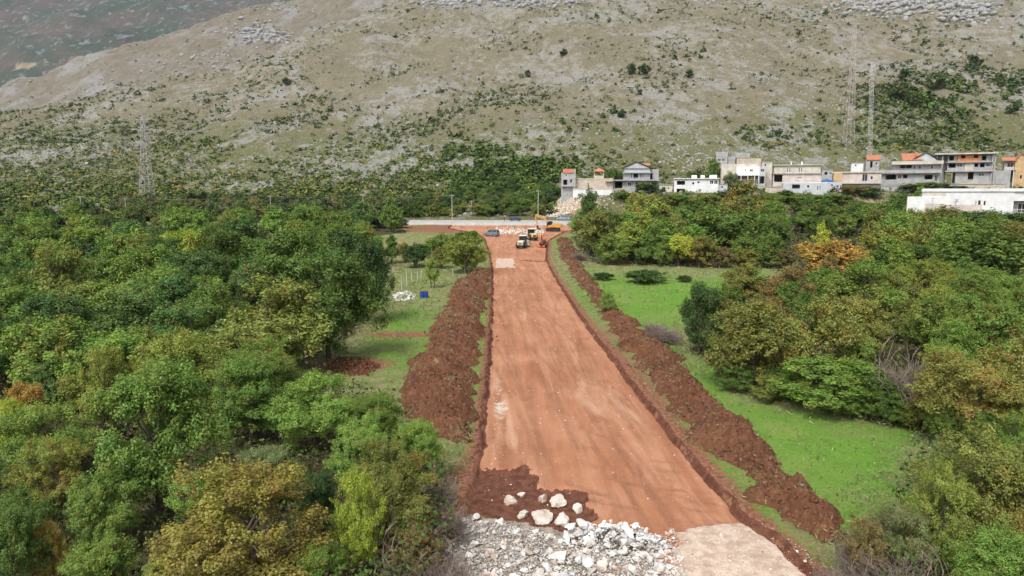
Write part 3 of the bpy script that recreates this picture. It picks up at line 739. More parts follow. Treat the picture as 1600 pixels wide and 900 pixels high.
for i, (a, w, c) in enumerate(((1130, 46, 'rust'), (1165, 52, 'olive'), (1200, 50, 'dark'), (1225, 44, 'rust'))):
    key(a, 419, w, 388+i % 2*4, c, 6, '%s low scrub edging the far meadow, %s from the big round tree' % (NAMES[c], ['first', 'second', 'third', 'fourth'][i]), .2, **SH)
key(1276, 424, 50, 352, 'lime', 2, 'lime green tree behind the orange tree', .1)
key(1288, 440, 118, 371, 'orange', 0, 'conspicuous orange autumn tree above the meadow corner', .15)
key(1298, 448, 44, 402, 'rust', 6, 'rusty brown shrub at the foot of the orange autumn tree', .5, **SH)
key(1378, 420, 100, 348, 'yellowgreen', 0, 'yellow-green tree in front of the white hall', .2)
key(1532, 455, 165, 354, 'dark', 0, 'large dark green tree below the white hall', .03)
key(1556, 385, 105, 322, 'deep', 1, 'very dark tree directly in front of the white hall', 0)
key(1590, 430, 70, 358, 'rust', 3, 'rusty tree at the picture edge below the white hall', .5)
key(1096, 555, 78, 445, 'deep', 4, 'very dark green tree jutting out into the meadow', 0)
key(1166, 480, 100, 418, 'olive', 3, 'olive tree behind the one jutting into the meadow', .2)
key(1168, 606, 150, 476, 'olive', 4, 'olive and rust thicket tree at the meadow edge', .1)
key(1200, 540, 90, 462, 'rust', 6, 'rusty brown crown behind the olive thicket', .3)
key(1272, 612, 130, 462, 'olive', 1, 'olive tree flecked with yellow above the brambles', .2)
key(1235, 500, 100, 422, 'rust', 3, 'rust and olive tree in the middle of the thicket', .35)
key(1350, 520, 150, 412, 'mid', 0, 'mid green broad tree in the middle of the thicket', .1)
key(1290, 640, 175, 566, 'mid', 4, 'low green bramble mound at the meadow edge', .02, name='shrub', cat='shrub')
key(1230, 622, 90, 582, 'dark', 4, 'dark bramble mound under the olive thicket tree', .02, **SH)
key(1360, 650, 110, 590, 'dark', 4, 'dark green bramble beside the bare grey shrub', .02, **SH)
key(1510, 690, 200, 552, 'olive', 0, 'olive and yellow tree behind the bright yellow sprig', .25)
key(1504, 702, 46, 588, 'mustard', 5, 'bright yellow sprig-like young tree at the meadow edge', .6)
key(1460, 570, 120, 470, 'mid', 3, 'mid green tree behind the bare grey shrub', .15)
key(1580, 660, 120, 520, 'olive', 1, 'olive tree at the picture edge above the loose bushes', .2)
key(1510, 880, 190, 682, 'olive', 6, 'loose olive bush in the lower corner beside the meadow', .1, **SH)
key(1462, 892, 110, 735, 'yellowgreen', 6, 'loose yellow-green bush in front of the olive corner bush', .0, **SH)
key(1590, 905, 130, 740, 'mustard', 6, 'mustard tinted bush at the lower picture corner', .25, **SH)
key(1410, 905, 110, 800, 'greygreen', 6, 'grey-green twiggy bush at the lower corner of the meadow', .1, **SH)
key(1545, 965, 150, 838, 'fresh', 4, 'fresh green bush at the very bottom of the meadow corner', .05, **SH)
for i, (a, b, w, t_, lab) in enumerate(((942, 437, 40, 426, 'leftmost of three low dark bushes lying in the meadow'), (1008, 442, 72, 422, 'widest of three low dark bushes lying in the meadow'), (1070, 441, 28, 430, 'smallest of three low dark bushes lying in the meadow'))):
    key(a, b, w, t_, 'deep', 4, lab, 0, **SH)
key(950, 490, 34, 456, 'fresh', 6, 'lone small green shrub growing through the soil bank', .02, **SH)
# ---- the rest of the two woods: trees nothing sets apart
def keyd(px, d, wpx, top, col, k, label, aut=.06, **kw):
    p = at_depth(px, 330, d); x = p[0]; z = surf(x, d); t = at_depth(px, top, d)
    return plant(x, d, wpx/FPX*d, max(t[2]-z, 1.2), col, k, aut, label, **kw)
for i, (a, d, w, t_, c, k, u, lab) in enumerate(((1440, 170, 70, 326, 'mid', 0, .05, 'mid green tree hiding the low end of the white hall'), (1482, 172, 60, 330, 'olive', 4, .1, 'olive tree in front of the first garage door of the hall'),
        (1515, 174, 60, 336, 'fresh', 1, .05, 'fresh green tree in front of the last garage door of the hall'), (1420, 168, 60, 322, 'yellowgreen', 0, .2, 'yellow-green tree by the outer corner of the white hall'), (1395, 200, 60, 318, 'mid', 4, .1, 'mid green tree left of the white hall corner'),
        (1000, 236, 62, 301, 'yellowgreen', 0, .3, 'yellowing tree under the wall of the grey gabled house'), (1032, 238, 50, 303, 'olive', 4, .3, 'olive tree between gabled house and tank-roofed house'), (1062, 240, 56, 300, 'mid', 1, .1, 'mid green tree before the porch of the tank-roofed house'),
        (1095, 238, 62, 300, 'olive', 0, .15, 'olive tree before the tank-roofed house'), (1132, 240, 54, 297, 'dark', 4, .1, 'dark tree at the corner of the tank-roofed house'), (1195, 240, 60, 301, 'mid', 0, .1, 'mid green tree below the outdoor stair'),
        (1228, 242, 50, 297, 'dark', 2, .02, 'dark tree before the terrace of the cream house'), (1262, 238, 66, 303, 'fresh', 4, .1, 'fresh green tree below the terrace of the cream house'), (1300, 240, 60, 301, 'mid', 0, .1, 'mid green tree below the blue tarpaulin shack'),
        (1335, 246, 52, 288, 'rust', 1, .25, 'rusty dark tree before the pinkish house'), (1358, 244, 44, 292, 'dark', 4, .05, 'dark tree at the corner of the pinkish house'), (1420, 250, 54, 286, 'dark', 0, 0, 'dark tree before the wide concrete house'), (1452, 250, 60, 284, 'mid', 4, .05, 'mid green tree before the wide concrete house'),
        (1490, 250, 50, 290, 'dark', 4, .1, 'dark bush tree before the unfinished house'), (1085, 285, 34, 262, 'deep', 0, 0, 'very dark tree above the tank-roofed house'), (1108, 280, 42, 248, 'mid', 2, 0, 'tall green tree between tank-roofed and white house'), (1140, 258, 26, 266, 'greygreen', 0, 0, 'grey-green round tree before the white box house'),
        (1075, 276, 34, 272, 'dark', 4, 0, 'dark bushy tree on the rocks above the water tanks'), (1012, 250, 40, 284, 'dark', 0, .02, 'dark tree covering the corner of the gabled house'), (957, 268, 40, 262, 'dark', 4, 0, 'dark tree behind the pavilion'), (975, 246, 44, 300, 'mid', 4, .1, 'mid green bush below the gabled garage'))):
    keyd(a, d, w, t_, c, k, lab, u)
for a, d, w, t_, c, lab in ((528, 212, 60, 330, 'dark', 'dark tree at the hidden end of the pale road'), (562, 214, 56, 334, 'olive', 'olive tree next to the wood corner pole'), (592, 213, 56, 333, 'dark', 'dark bushy tree before the start of the pale road'), (622, 214, 46, 340, 'deep', 'very dark bush where the pale road comes into view'), (500, 208, 60, 328, 'mid', 'mid green tree far behind the wood near the pale road'), (470, 210, 60, 326, 'dark', 'dark tree far behind the wood')):
    keyd(a, d, w, t_, c, 4, lab, .08)
rg_ = random.Random(99)
for i, (a, b, w, t_, c) in enumerate(((1150, 612, 70, 570, 'dark'), (1205, 626, 76, 590, 'olive'), (1330, 650, 90, 604, 'mid'), (1392, 660, 84, 612, 'dark'), (1440, 672, 80, 626, 'olive'), (1478, 694, 76, 640, 'mid'), (1545, 716, 110, 650, 'dark'), (1598, 720, 90, 640, 'olive'))):
    key(a, b, w, t_, c, 4, '%s bramble along the meadow edge, %s from the soil bank' % (NAMES[c], ['first', 'second', 'third', 'fourth', 'fifth', 'sixth', 'seventh', 'eighth'][i]), .05, **SH)
KEYS = [o for o in COL.objects if o.type == 'EMPTY' and o.get('label')]
import re
def short(l): return ' '.join(re.split(r' (?:at|in|behind|beside|between|by|among|standing|rising|next|just|right|right|covering|above|with|deep|directly|below|below|overlooking|growing|lying|jutting|under|flecked|on) ', l)[0].split()[:5])
KP = [(o.location.x, o.location.y, short(o['label'])) for o in KEYS]
def relation(x, y):
    a, b, t = min(KP, key=lambda k: (k[0]-x)**2+(k[1]-y)**2)
    dx, dy = x-a, y-b
    r = ('behind' if dy > 0 else 'in front of') if abs(dy) > abs(dx) else ('right of' if dx > 0 else 'left of')
    far = math.hypot(dx, dy) > 9
    return ('some way ' if far else 'just ')+r+' the '+t
CAND = []
def box_px(x, y, w, h):
    s_ = FPX/math.hypot(y, CAM_H); z0 = surf(x, y); c, q = math.cos(PITCH), math.sin(PITCH)
    f = lambda z: 450-FPX*(y*q+(z-CAM_H)*c)/(y*c-(z-CAM_H)*q)
    cx = 800+FPX*x/(y*c+(CAM_H-z0-h*.5)*q)
    return cx-w*s_/2, cx+w*s_/2, f(z0+h), f(z0)
OPEN = [(505, 700, 545, 600), (600, 745, 425, 545), (1085, 1300, 640, 800), (1300, 1400, 672, 790), (900, 1180, 414, 440), (735, 900, 700, 900), (1245, 1330, 378, 418), (1395, 1435, 545, 615), (1488, 1520, 600, 680)]
def blocks(x, y, w, h):
    a, b, t, g = box_px(x, y, w, h)
    return any(b > X0+6 and a < X1-6 and t < Y1-4 and g > Y0 for X0, X1, Y0, Y1 in OPEN)
def fill(P, n, place, group, cols, seed, avoid):
    rg = np.random.default_rng(seed); lo = P.min(0); hi = P.max(0); got = 0; tries = 0
    while got < n and tries < 30000:
        tries += 1
        y = 13*(hi[1]/13)**(rg.random()**.8); x = rg.uniform(-.86, .86)*(y+4)
        if not lo[0] < x < hi[0]: continue
        if any((x-a)**2+(y-b)**2 < (1.5+.011*y+.24*w)**2 for a, b, w in TREES): continue
        if not in_poly(P, np.array(x), np.array(y)): continue
        ed = float(poly_dist(P, np.array([x]), np.array([y]))[0])
        if ed < (1.0 if y < 60 else 2.0): continue
        sp = 3.0+.024*y
        h = float(np.interp(y, [13, 24, 32, 50, 70, 140, 230], [2.6, 3.3, 4.6, 6.3, 7.2, 7.8, 7.8]))*rg.uniform(.66, 1.12)
        if avoid: h *= avoid(x, y)
        w = min(h*rg.uniform(.95, 1.4), sp*2.1)
        if ed < 3: w = min(w, ed*1.6+1.6); h = min(h, w*1.3)
        if blocks(x, y, w, h): continue
        c = cols[int(np.clip((fbm(np.array(x*.05+40), np.array(y*.05), 3, seed+3)*1.5-.25+rg.normal()*.2), 0, .999)*len(cols))]
        k = int(rg.integers(0, 5)) if rg.random() < .7 else int(rg.integers(5, 7))
        sz = 'small' if h < 3.6 else 'broad' if w > 1.25*h else 'tall' if h > 7.4 else ''
        isb = h < 3.9
        lab = ' '.join((sz+' '+NAMES[c]+(' shrub ' if isb else ' tree ')+relation(x, y)).split())
        CAND.append((x, y, w, h, c, k, float(rg.choice([0, 0, .04, .1, .2])), lab, ('shrubs' if isb else 'trees')+group, 'shrub' if isb else 'broadleaf_tree', 'shrub' if isb else 'tree')); TREES.append((x, y, w)); got += 1
    return got
nl = fill(WOOD_L, 230, '', ' of the wood beside the stone heap', ['dark', 'deep', 'mid', 'bluegreen', 'mid', 'fresh', 'olive', 'fresh', 'yellowgreen'], 5, None)
def low_meadow(x, y):
    return float(np.interp(y, [20, 30, 60, 110, 140], [.8, .75, .74, .8, 1.12]))
nr = fill(WOOD_R, 235, '', ' of the wood between meadow and houses', ['dark', 'mid', 'dark', 'mid', 'fresh', 'mid', 'olive', 'mid', 'yellowgreen'], 9, low_meadow)
# what stands wholly behind nearer trees is left out
buf = np.zeros((225, 400), bool); gy, gx = np.mgrid[0:225, 0:400]*4.0
ALLT = [(o.location.x, o.location.y, o.scale.x, o.scale.z, None) for o in KEYS]+[(c[0], c[1], c[2], c[3], c) for c in CAND]
USED = set(); nfill = 0
for x, y, w, h, c in sorted(ALLT, key=lambda t: t[1]):
    a, b, t_, g = box_px(x, y, w, h); rx, ry = (b-a)/2, (g-t_)/2
    m = ((gx-(a+b)/2)/max(rx, 1))**2+((gy-(t_+g)/2)/max(ry, 1))**2 < 1
    tot = m.sum(); vis = (m & ~buf).sum()
    if c is not None and (tot == 0 or vis < max(4, .13*tot)): continue
    buf |= ((gx-(a+b)/2)/max(rx*.86, 1))**2+((gy-(t_+g)/2)/max(ry*.9, 1))**2 < 1
    if c is not None:
        c = list(c); lab = c[7]
        for alt in ('', ' in the wood', ' in deep wood'):
            pass
        plant(*c); nfill += 1
print('fill trees', nl, nr, 'kept', nfill)

GL = ['at the foot of the slope', 'behind the tall road pole', 'by the shorter thicket pole', 'above the cars', 'beside the blasted rock', 'under the narrow concrete house']
n_g = 0; gpos = []
while n_g < 95:
    px = rg_.gauss(785, 75); d = rg_.uniform(243, 318); x = (px-800)/FPX*d
    if not 600 < px < 925 or (px > 845 and d < 268): continue
    if abs(px-790) > 40+ (318-d)*1.6 and d > 285: continue
    if any((x-a)**2+(d-b)**2 < 13 for a, b in gpos): continue
    gpos.append((x, d)); n_g += 1; w = rg_.uniform(4.2, 7.2); h = w*rg_.uniform(.65, .95); c = rg_.choice(['dark', 'dark', 'deep', 'mid', 'mid', 'bluegreen'] if d > 256 else ['mid', 'olive', 'dark', 'yellowgreen', 'mid'])
    plant(x, d, w, h, c, rg_.randrange(5), .04, '%s%s tree of the belt above the road, %s' % ('large ' if w > 6 else '', NAMES[c], GL[min(5, int((px-600)/55))]), 'trees of the green belt above the pale road')
# ---- bare brown brush
def twig_proto(seed, n=700, up=1.0):
    rg = np.random.default_rng(seed); mb = MB()
    for i in range(n):
        a = rg.uniform(0, 6.28); r = rg.uniform(0, .12); p = np.array([math.cos(a)*r, math.sin(a)*r, 0]) if i < n*.12 else None
        if p is None:
            q = starts[rg.integers(len(starts))]; p = q[0]+(q[1]-q[0])*rg.uniform(.3, 1)
        else:
            if i == 0: starts = []
        d = unit((rg.normal(size=3)*np.array([1, 1, .5])+np.array([p[0]*3, p[1]*3, up]))[None])[0]
        L_ = rg.uniform(.2, .5)*(1 if i < n*.12 else .55); e = p+d*L_; e[2] = min(max(e[2], .02), 1.0); rr_ = math.hypot(e[0], e[1]); lim = .52*math.sqrt(max(.05, 1-max(0, e[2]-.45)**2/.36)); e[:2] *= min(1, lim/(rr_+1e-6))
        starts.append((p, e)); r0 = .010 if i < n*.12 else .0048
        mb.tube(p, e, r0, r0*.5, 3, False)
    return mb.mesh('twigs', M_TWIG)
TW = [twig_proto(s) for s in (1, 2, 3)]
def brush(px, base, wpx, top, label, k=0, leaves=None, tree=False):
    p = on_ground(px, base); w = wpx/FPX*math.hypot(p[1], CAM_H); t = ray(px, top); h = max(CAM_H+t[2]/t[1]*p[1]-p[2], .5)
    e = empty('bare_shrub', (*p[:2], p[2]-.03), random.uniform(0, 6)); e.scale = (w, w, h)
    link('twigs', TW[k % 3], e); x = link('twigs', TW[(k+1) % 3], e); x.rotation_euler = (0, 0, 2.1); x.scale = (.9, .9, 1.05)
    if leaves:
        cm, _ = proto(1, 6); o = link('crown', cm, e); o.color = (*COLS[leaves], .3); o.scale = (.8, .8, .9)
    return tag(e, label, 'shrub')
brush(1415, 655, 100, 522, 'bare grey-brown shrub among green brambles', 0)
brush(1448, 652, 74, 545, 'bare brown shrub right behind the grey-brown one', 2)
brush(668, 800, 90, 715, 'brown leafless brush beside the brown soil with boulders', 1)
brush(700, 840, 70, 770, 'brown leafless brush at the edge of the white stones', 0)
brush(650, 900, 120, 815, 'wide tangle of bare brush at the bottom beside the stones', 2, 'rust')
brush(610, 860, 80, 770, 'bare brush right beside the lime young tree', 0, 'olive')
brush(700, 930, 80, 850, 'bare brush at the very bottom beside the stones', 1)
brush(1352, 910, 84, 798, 'small bare tree with brown seed heads at the meadow corner', 1, 'rust')
brush(1400, 945, 120, 840, 'bare twiggy brush in the lower meadow corner', 2)
brush(1300, 930, 60, 872, 'low dry brush at the end of the soil bank', 0)
brush(1040, 535, 62, 500, 'heap of cut dry branches lying beside the soil bank', 1)
brush(1022, 520, 40, 496, 'small heap of cut branches on the soil bank', 2)
brush(905, 408, 32, 388, 'dark uprooted brush beside the pale dry grass', 0)
brush(580, 800, 60, 735, 'brown brush behind the lime young tree', 2)

# ---- undergrowth between the trees, tall dry grass along the edges
def scatter_leaves(name, label, cat, n, sampler, size, cols, seed, asp, upright=.2):
    rg = np.random.default_rng(seed); P, S = sampler(rg, n); n = len(P)
    N = unit(rg.normal(size=(n, 3))+np.array([0, 0, upright])); me = None
    V, F = leaf_quads(P, N, S*rg.uniform(.6, 1.4, n), rg, asp)
    me = mesh_from(name, V, F, [M_UNDER]); c = np.array(cols)[rg.integers(0, len(cols), n)]*rg.uniform(.7, 1.3, (n, 1))
    a = me.attributes.new('leafcol', 'FLOAT_COLOR', 'FACE'); a.data.foreach_set('color', np.concatenate([c, np.ones((n, 1))], 1).astype(np.float32).ravel())
    return tag(link(name, me), label, cat, kind='stuff')
def under_mat():
    t = NT('undergrowth_leaves'); c = t.attr('leafcol'); t.col(c); t.p.inputs['Specular IOR Level'].default_value = .1
    return t.m
M_UNDER = under_mat()
def samp_wood(rg, n):
    out = []; S = []
    for P, x0, x1 in ((WOOD_L, -130, 0), (WOOD_R, 8, 150)):
        y = 14*(190/14)**rg.random(n); x = rg.uniform(-.8, .8, n)*y
        k = in_poly(P, x, y); x, y = x[k], y[k]
        hmax = .5+1.9*fbm(x*.35, y*.35, 3, 77)**1.5+1.5*np.exp(-((poly_dist(P, x, y)-.8)/1.3)**2)*fbm(x*.6, y*.6, 2, 78)
        z = ground_z(x, y)+hmax*rg.random(len(x))**.7
        out.append(np.stack([x, y, z], -1)); S.append(.045+.0019*y)
    return np.concatenate(out), np.concatenate(S)
scatter_leaves('undergrowth', 'low mixed green and brown undergrowth between the trees of both woods', 'undergrowth', 120000, samp_wood, None,
               [(.05, .09, .02), (.08, .11, .03), (.035, .065, .018), (.12, .1, .04), (.1, .075, .045), (.06, .12, .025)], 21, .6)
def samp_edge(rg, n):
    y = 20*(150/20)**rg.random(n); x = rg.uniform(-.62, .72, n)*y
    wd = wood_d(x, y); road = (x > road_l(y)-.3) & (x < road_r(y)+.3)
    f = np.exp(-(np.minimum(wd, 0)/1.6)**2)*(wd < .8)+.3+.22*((x < road_l(y)) & (y > 75))
    k = (rg.random(n) < f*fbm(x*.5, y*.5, 3, 5)*1.3) & ~road
    x, y = x[k], y[k]
    return np.stack([x, y, ground_z(x, y)+rg.random(len(x))*.35+.02], -1), .05+.0021*y
def samp_bank(rg, n):
    out = []
    for (X, Y, Z) in (BANK_L, BANK_R):
        i = rg.integers(0, X.shape[0], n//2); j = rg.integers(2, X.shape[1]-2, n//2); k = fbm(X[i, j]*.5, Y[i, j]*.5, 3, 404) > .47
        out.append(np.stack([X[i, j], Y[i, j], Z[i, j]+.03], -1)[k])
    P = np.concatenate(out); return P+rg.normal(size=P.shape)*np.array([.08, .08, .02]), .05+.0016*P[:, 1]
scatter_leaves('root_litter', 'torn turf and roots mixed into the banks of dug soil', 'litter', 16000, samp_bank, None, [(.2, .16, .09), (.13, .15, .05), (.1, .05, .03), (.26, .2, .13), (.16, .1, .06)], 29, .22, -.1)
scatter_leaves('grass_tufts', 'dry and green grass tufts along the meadow edges', 'grass', 190000, samp_edge, None,
               [(.3, .27, .15), (.22, .2, .1), (.12, .17, .05), (.16, .19, .07), (.09, .15, .035)], 23, .16, -.6)
# ================================================================== HILLSIDE: shrubs, stones
def pix(x, y, z):
    c, s = math.cos(PITCH), math.sin(PITCH); dz = z-CAM_H; f = y*c-dz*s; u = y*s+dz*c
    return 800+FPX*x/f, 450-FPX*u/f
def hill_points(rg, n, dens, y0=233, y1=900):
    y = y0*(y1/y0)**rg.random(n); x = rg.uniform(-.8, .8, n)*y; z = hill_at(x, y); px, py = pix(x, y, z)
    k = (rg.random(n) < dens(px, py, x, y)) & (py > -15)
    return np.stack([x, y, z], -1)[k], px[k], py[k]
def G2(px, py, a, b, sx, sy): return np.exp(-((px-a)/sx)**2-((py-b)/sy)**2)
VILLAGE = lambda px, py: (px > 868) & (py > 236) & (py < 345)
def shrub_density(px, py, x, y):
    d = .24+.3*sst(170, 320, py)*sst(1000, 850, px)+.13*sst(60, 200, py)
    d = d+.8*G2(px, py, 790, 265, 130, 45)+.5*G2(px, py, 660, 320, 120, 25)+.75*G2(px, py, 1485, 150, 110, 26)+.18*sst(1000, 1500, px)*sst(60, 160, py)
    d = d*(.12+1.7*sst(.38, .66, fbm(x*.022, y*.022, 4, 301)))
    d = d*(1-.9*G2(px, py, 885, 322, 50, 16))*np.where(VILLAGE(px, py), .4, 1)
    d = np.where((y < 246) & (px < 930) & (px > 600), 0, d)
    return d
rg = np.random.default_rng(77)
P, ppx, ppy = hill_points(rg, 80000, shrub_density)
gro = np.maximum(G2(ppx, ppy, 790, 268, 140, 48), np.maximum(G2(ppx, ppy, 1485, 150, 110, 26), .8*sst(270, 325, ppy)*sst(950, 850, ppx)))
Sz = (np.where(ppy < 240, .6, .45)+1.15*rg.random(len(P))**3+1.5*gro*rg.uniform(.5, 1.1, len(P)))*np.interp(ppy, [0, 150, 330], [1.0, 1.0, 1.05])
Sz = np.where((rg.random(len(P)) < .09) & (ppy < 230), Sz*1.8, Sz)
pxs = Sz/P[:, 1]; order = np.argsort(-pxs)
HCOL = [(.085, .13, .03), (.045, .08, .02), (.125, .16, .038), (.19, .185, .045), (.25, .2, .045), (.11, .125, .055)]
def hcol(i):
    r = rg.random()
    if gro[i] > .45 and ppy[i] < 300: return HCOL[0 if r < .45 else 1 if r < .8 else 2]
    if ppy[i] > 225: return HCOL[[0, 0, 2, 2, 3, 1, 0, 5][int(r*8)] if r > .05 else 4]
    return HCOL[[0, 1, 1, 5, 2, 5, 1, 1][int(r*8)]]
LAND = [(10, 'near the picture edge'), (70, 'before the first bare ledges'), (125, 'by the short utility pole'), (175, 'just left of the big pylon'), (265, 'just right of the big pylon'), (340, 'between big pylon and lone pole'), (422, 'by the lone utility pole'), (495, 'between lone pole and wood corner pole'), (567, 'by the wood corner pole'),
        (640, 'above the start of the pale road'), (706, 'by the tall pole behind the road'), (750, 'by the shorter thicket pole'), (800, 'above the dark blue car'), (841, 'by the pole behind the excavator'), (890, 'beside the narrow concrete house'), (990, 'behind the gabled house'), (1090, 'above the tank-roofed house'), (1160, 'by the uppermost concrete house'), (1240, 'above the cream house'), (1330, 'below the tall hillside pylon'), (1370, 'by the white mast'), (1470, 'above the unfinished house'), (1580, 'above the ochre house')]
def zone_label(i, c):
    a, b = ppx[i], ppy[i]; w = min(LAND, key=lambda l: abs(l[0]-a))[1]
    hue = 'dark green' if c[0] < .06 else 'yellowish' if c[0] > .13 else 'olive' if c[0] > .1 else 'green'
    lv = 'low on' if b > 285 else 'halfway up' if b > 200 else 'high on'
    return '%s %sshrub %s the slope %s' % (hue, 'big ' if Sz[i] > 2.2 else '', lv, w)
n_ind = 0
for i in order[:300]:
    s_ = Sz[i]; k = n_ind % 7; cm, _ = proto(3, k); w = s_*2.2; h = s_*rg.uniform(1.4, 2.3)
    o = link('hillside_shrub', cm, None, (P[i][0], P[i][1], P[i][2]-.25), rg.uniform(0, 6.28)); o.scale = (w, w, h)
    c0 = hcol(i); c = np.array(c0)*rg.uniform(.8, 1.2); o.color = (*c, float(rg.choice([0, 0, .1])))
    tag(o, zone_label(i, c0), 'shrub', 'shrubs scattered over the hillside'); n_ind += 1
def ridge_at(x, y):
    U, Y, Z = RIDGE; j = np.clip(np.interp(x/y, U, np.arange(len(U))), 0, len(U)-1).round().astype(int); i = np.clip(np.interp(y, Y, np.arange(len(Y))), 0, len(Y)-1).round().astype(int)
    return Z[i, j]
def ridge_hit(px, py):
    r = ray(px, py); r = r/r[1]; Y = RIDGE[1]; z = ridge_at(r[0]*Y, Y); k = np.nonzero(z > CAM_H+r[2]*Y)[0]
    return None if len(k) == 0 else np.array([r[0]*Y[k[0]], Y[k[0]], z[k[0]]])
# the uncountable rest, one mass
cs, ns_, ss, cc = [], [], [], []
for i in order[300:]:
    m = 5 if pxs[i] < .0026 else 12 if pxs[i] < .0042 else 22; r = Sz[i]
    q = unit(rg.normal(size=(m, 3)))*(rg.random((m, 1))**.4); q[:, 2] = np.abs(q[:, 2])*rg.uniform(.9, 1.5)
    cs.append(P[i]+q*r*np.array([1, 1, 1])); ns_.append(unit(q+np.array([0, 0, .5])+rg.normal(size=q.shape)*.5)); ss.append(np.full(m, r*(.6 if m < 9 else .46 if m < 15 else .36))*rg.uniform(.6, 1.3, m))
    cc.append(np.array(hcol(i))[None]*rg.uniform(.75, 1.25, (m, 1)))
for _ in range(420):
    y = rg.uniform(640, 1080); x = rg.uniform(-.78, -.2)*y; r = .8+1.6*rg.random()**2; p_ = np.array([x, y, float(ridge_at(np.array(x), np.array(y)))]); m = 12
    q = unit(rg.normal(size=(m, 3))); q[:, 2] = np.abs(q[:, 2]); cs.append(p_+q*r); ns_.append(unit(q+np.array([0, 0, .5]))); ss.append(np.full(m, r*.45)); cc.append(np.array([[.06, .08, .03]])*rg.uniform(.7, 1.3, (m, 1)))
C_ = np.concatenate(cs); V, F = leaf_quads(C_, np.concatenate(ns_), np.concatenate(ss), rg, .75)
me = mesh_from('hillside_scrub', V, F, [M_UNDER]); a = me.attributes.new('leafcol', 'FLOAT_COLOR', 'FACE')
cc = np.concatenate(cc); a.data.foreach_set('color', np.concatenate([cc, np.ones((len(cc), 1))], 1).astype(np.float32).ravel())
tag(link('hillside_scrub', me), 'far scrub dotted all over the stony hillside', 'scrub', kind='stuff')
print('hill shrubs', len(P), n_ind)
# limestone standing out of the slope
def rock_mat(name, a, b, stain=None):
    t = NT(name); co = t.pos(); n = t.noise(1.2, 6, co, .65); n2 = t.noise(7, 4, co, .6)
    c = t.mix(t.ramp(n, .35, .65), a, b); c = t.mix(t.math('MULTIPLY', t.ramp(n2, .55, .7), .35), c, tuple(v*.5 for v in a))
    if stain: c = t.mix(t.math('MULTIPLY', t.ramp(t.noise(2.3, 4, co), .52, .62), .75), c, stain)
    t.col(c); t.bump(t.math('ADD', n, n2), .6, .08); return t.m
M_LIME = rock_mat('grey_limestone', (.2, .197, .19), (.42, .412, .395))
def stone_density(px, py, x, y):
    d = .22+.9*G2(px, py, 1450, 8, 130, 26)+.7*G2(px, py, 800, 2, 170, 14)+.8*G2(px, py, 405, 60, 60, 22)+.35*G2(px, py, 1240, 140, 150, 40)+.3*G2(px, py, 100, 235, 160, 40)+.5*G2(px, py, 1080, 245, 80, 25)
    d = d+.25*G2(px, py, 1300, 160, 120, 30)
    return d*(.15+1.6*sst(.45, .7, fbm(x*.045, y*.06, 3, 333)))*np.where(VILLAGE(px, py), .6, 1)*np.where(y < 246, 0, 1)
Q, qx, qy = hill_points(rg, 60000, stone_density)
big = np.maximum(np.maximum(G2(qx, qy, 1450, 6, 140, 26), G2(qx, qy, 800, 0, 180, 14)), G2(qx, qy, 405, 60, 60, 22))
S_ = (.35+1.3*rg.random(len(Q))**3)*(1+4.2*big*rg.random(len(Q))**1.5)
tag(link('limestone_outcrops', scatter_mesh('limestone_outcrops', LOW, Q+np.array([0, 0, .05]), S_*1.25, M_LIME, rg)), 'grey limestone blocks breaking through the hillside', 'rocks', kind='stuff')
print('stones', len(Q))
def hill_hit(px, py):
    """where the line of sight through a pixel meets the slope"""
    r = ray(px, py); r = r/r[1]; z = hill_at(r[0]*HY, HY); k = np.nonzero(z > CAM_H+r[2]*HY)[0]
    return None if len(k) == 0 else np.array([r[0]*HY[k[0]], HY[k[0]], z[k[0]]])
CR = []; CS = []
for (a, b, sx, sy, n, m) in ((1410, 12, 60, 11, 520, 1.5), (1350, 6, 40, 8, 120, 1.3), (1510, 20, 34, 13, 300, 1.5), (690, 4, 40, 7, 200, 1.4), (820, 6, 60, 7, 260, 1.4), (930, 2, 40, 5, 60, 1), (1120, 2, 40, 5, 60, 1), (580, 14, 10, 5, 40, .8), (1135, 88, 40, 10, 90, .5), (1090, 45, 30, 8, 60, .5), (1230, 35, 40, 10, 70, .5), (1290, 165, 60, 12, 120, .45), (980, 190, 70, 14, 110, .4), (420, 195, 60, 10, 90, .4), (120, 245, 70, 14, 140, .45), (290, 245, 50, 8, 90, .4), (1080, 250, 40, 16, 140, .5), (60, 215, 50, 10, 90, .4), (1440, 195, 60, 8, 80, .4), (1540, 90, 40, 12, 60, .4)):
    for _ in range(n):
        q = hill_hit(rg.normal(a, sx*.7), rg.normal(b, sy*.7))
        if q is not None and q[1] > 245: CR.append(q+np.array([0, 0, -.1])); CS.append(m*(1.0+4.2*rg.random()**2.5)*.95)
for (a, b, sx, sy, n, m) in ((408, 55, 26, 14, 170, 1.6), (370, 52, 30, 8, 70, 1.0), (440, 62, 16, 10, 70, 1.5), (340, 95, 60, 14, 120, .9), (250, 115, 60, 12, 90, .8), (440, 15, 40, 8, 60, .9), (120, 140, 60, 10, 60, .8)):
    for _ in range(n):
        q = ridge_hit(rg.normal(a, sx*.7), rg.normal(b, sy*.7))
        if q is not None: CR.append(q); CS.append(m*(1.6+5*rg.random()**2))
tag(link('limestone_crags', scatter_mesh('limestone_crags', [proto_vf(1, 900+s) for s in range(4)]+[proto_vf(2, 950)], np.array(CR), np.array(CS), M_LIME, rg)), 'grey limestone crags crowning the hillside', 'rocks', kind='stuff')
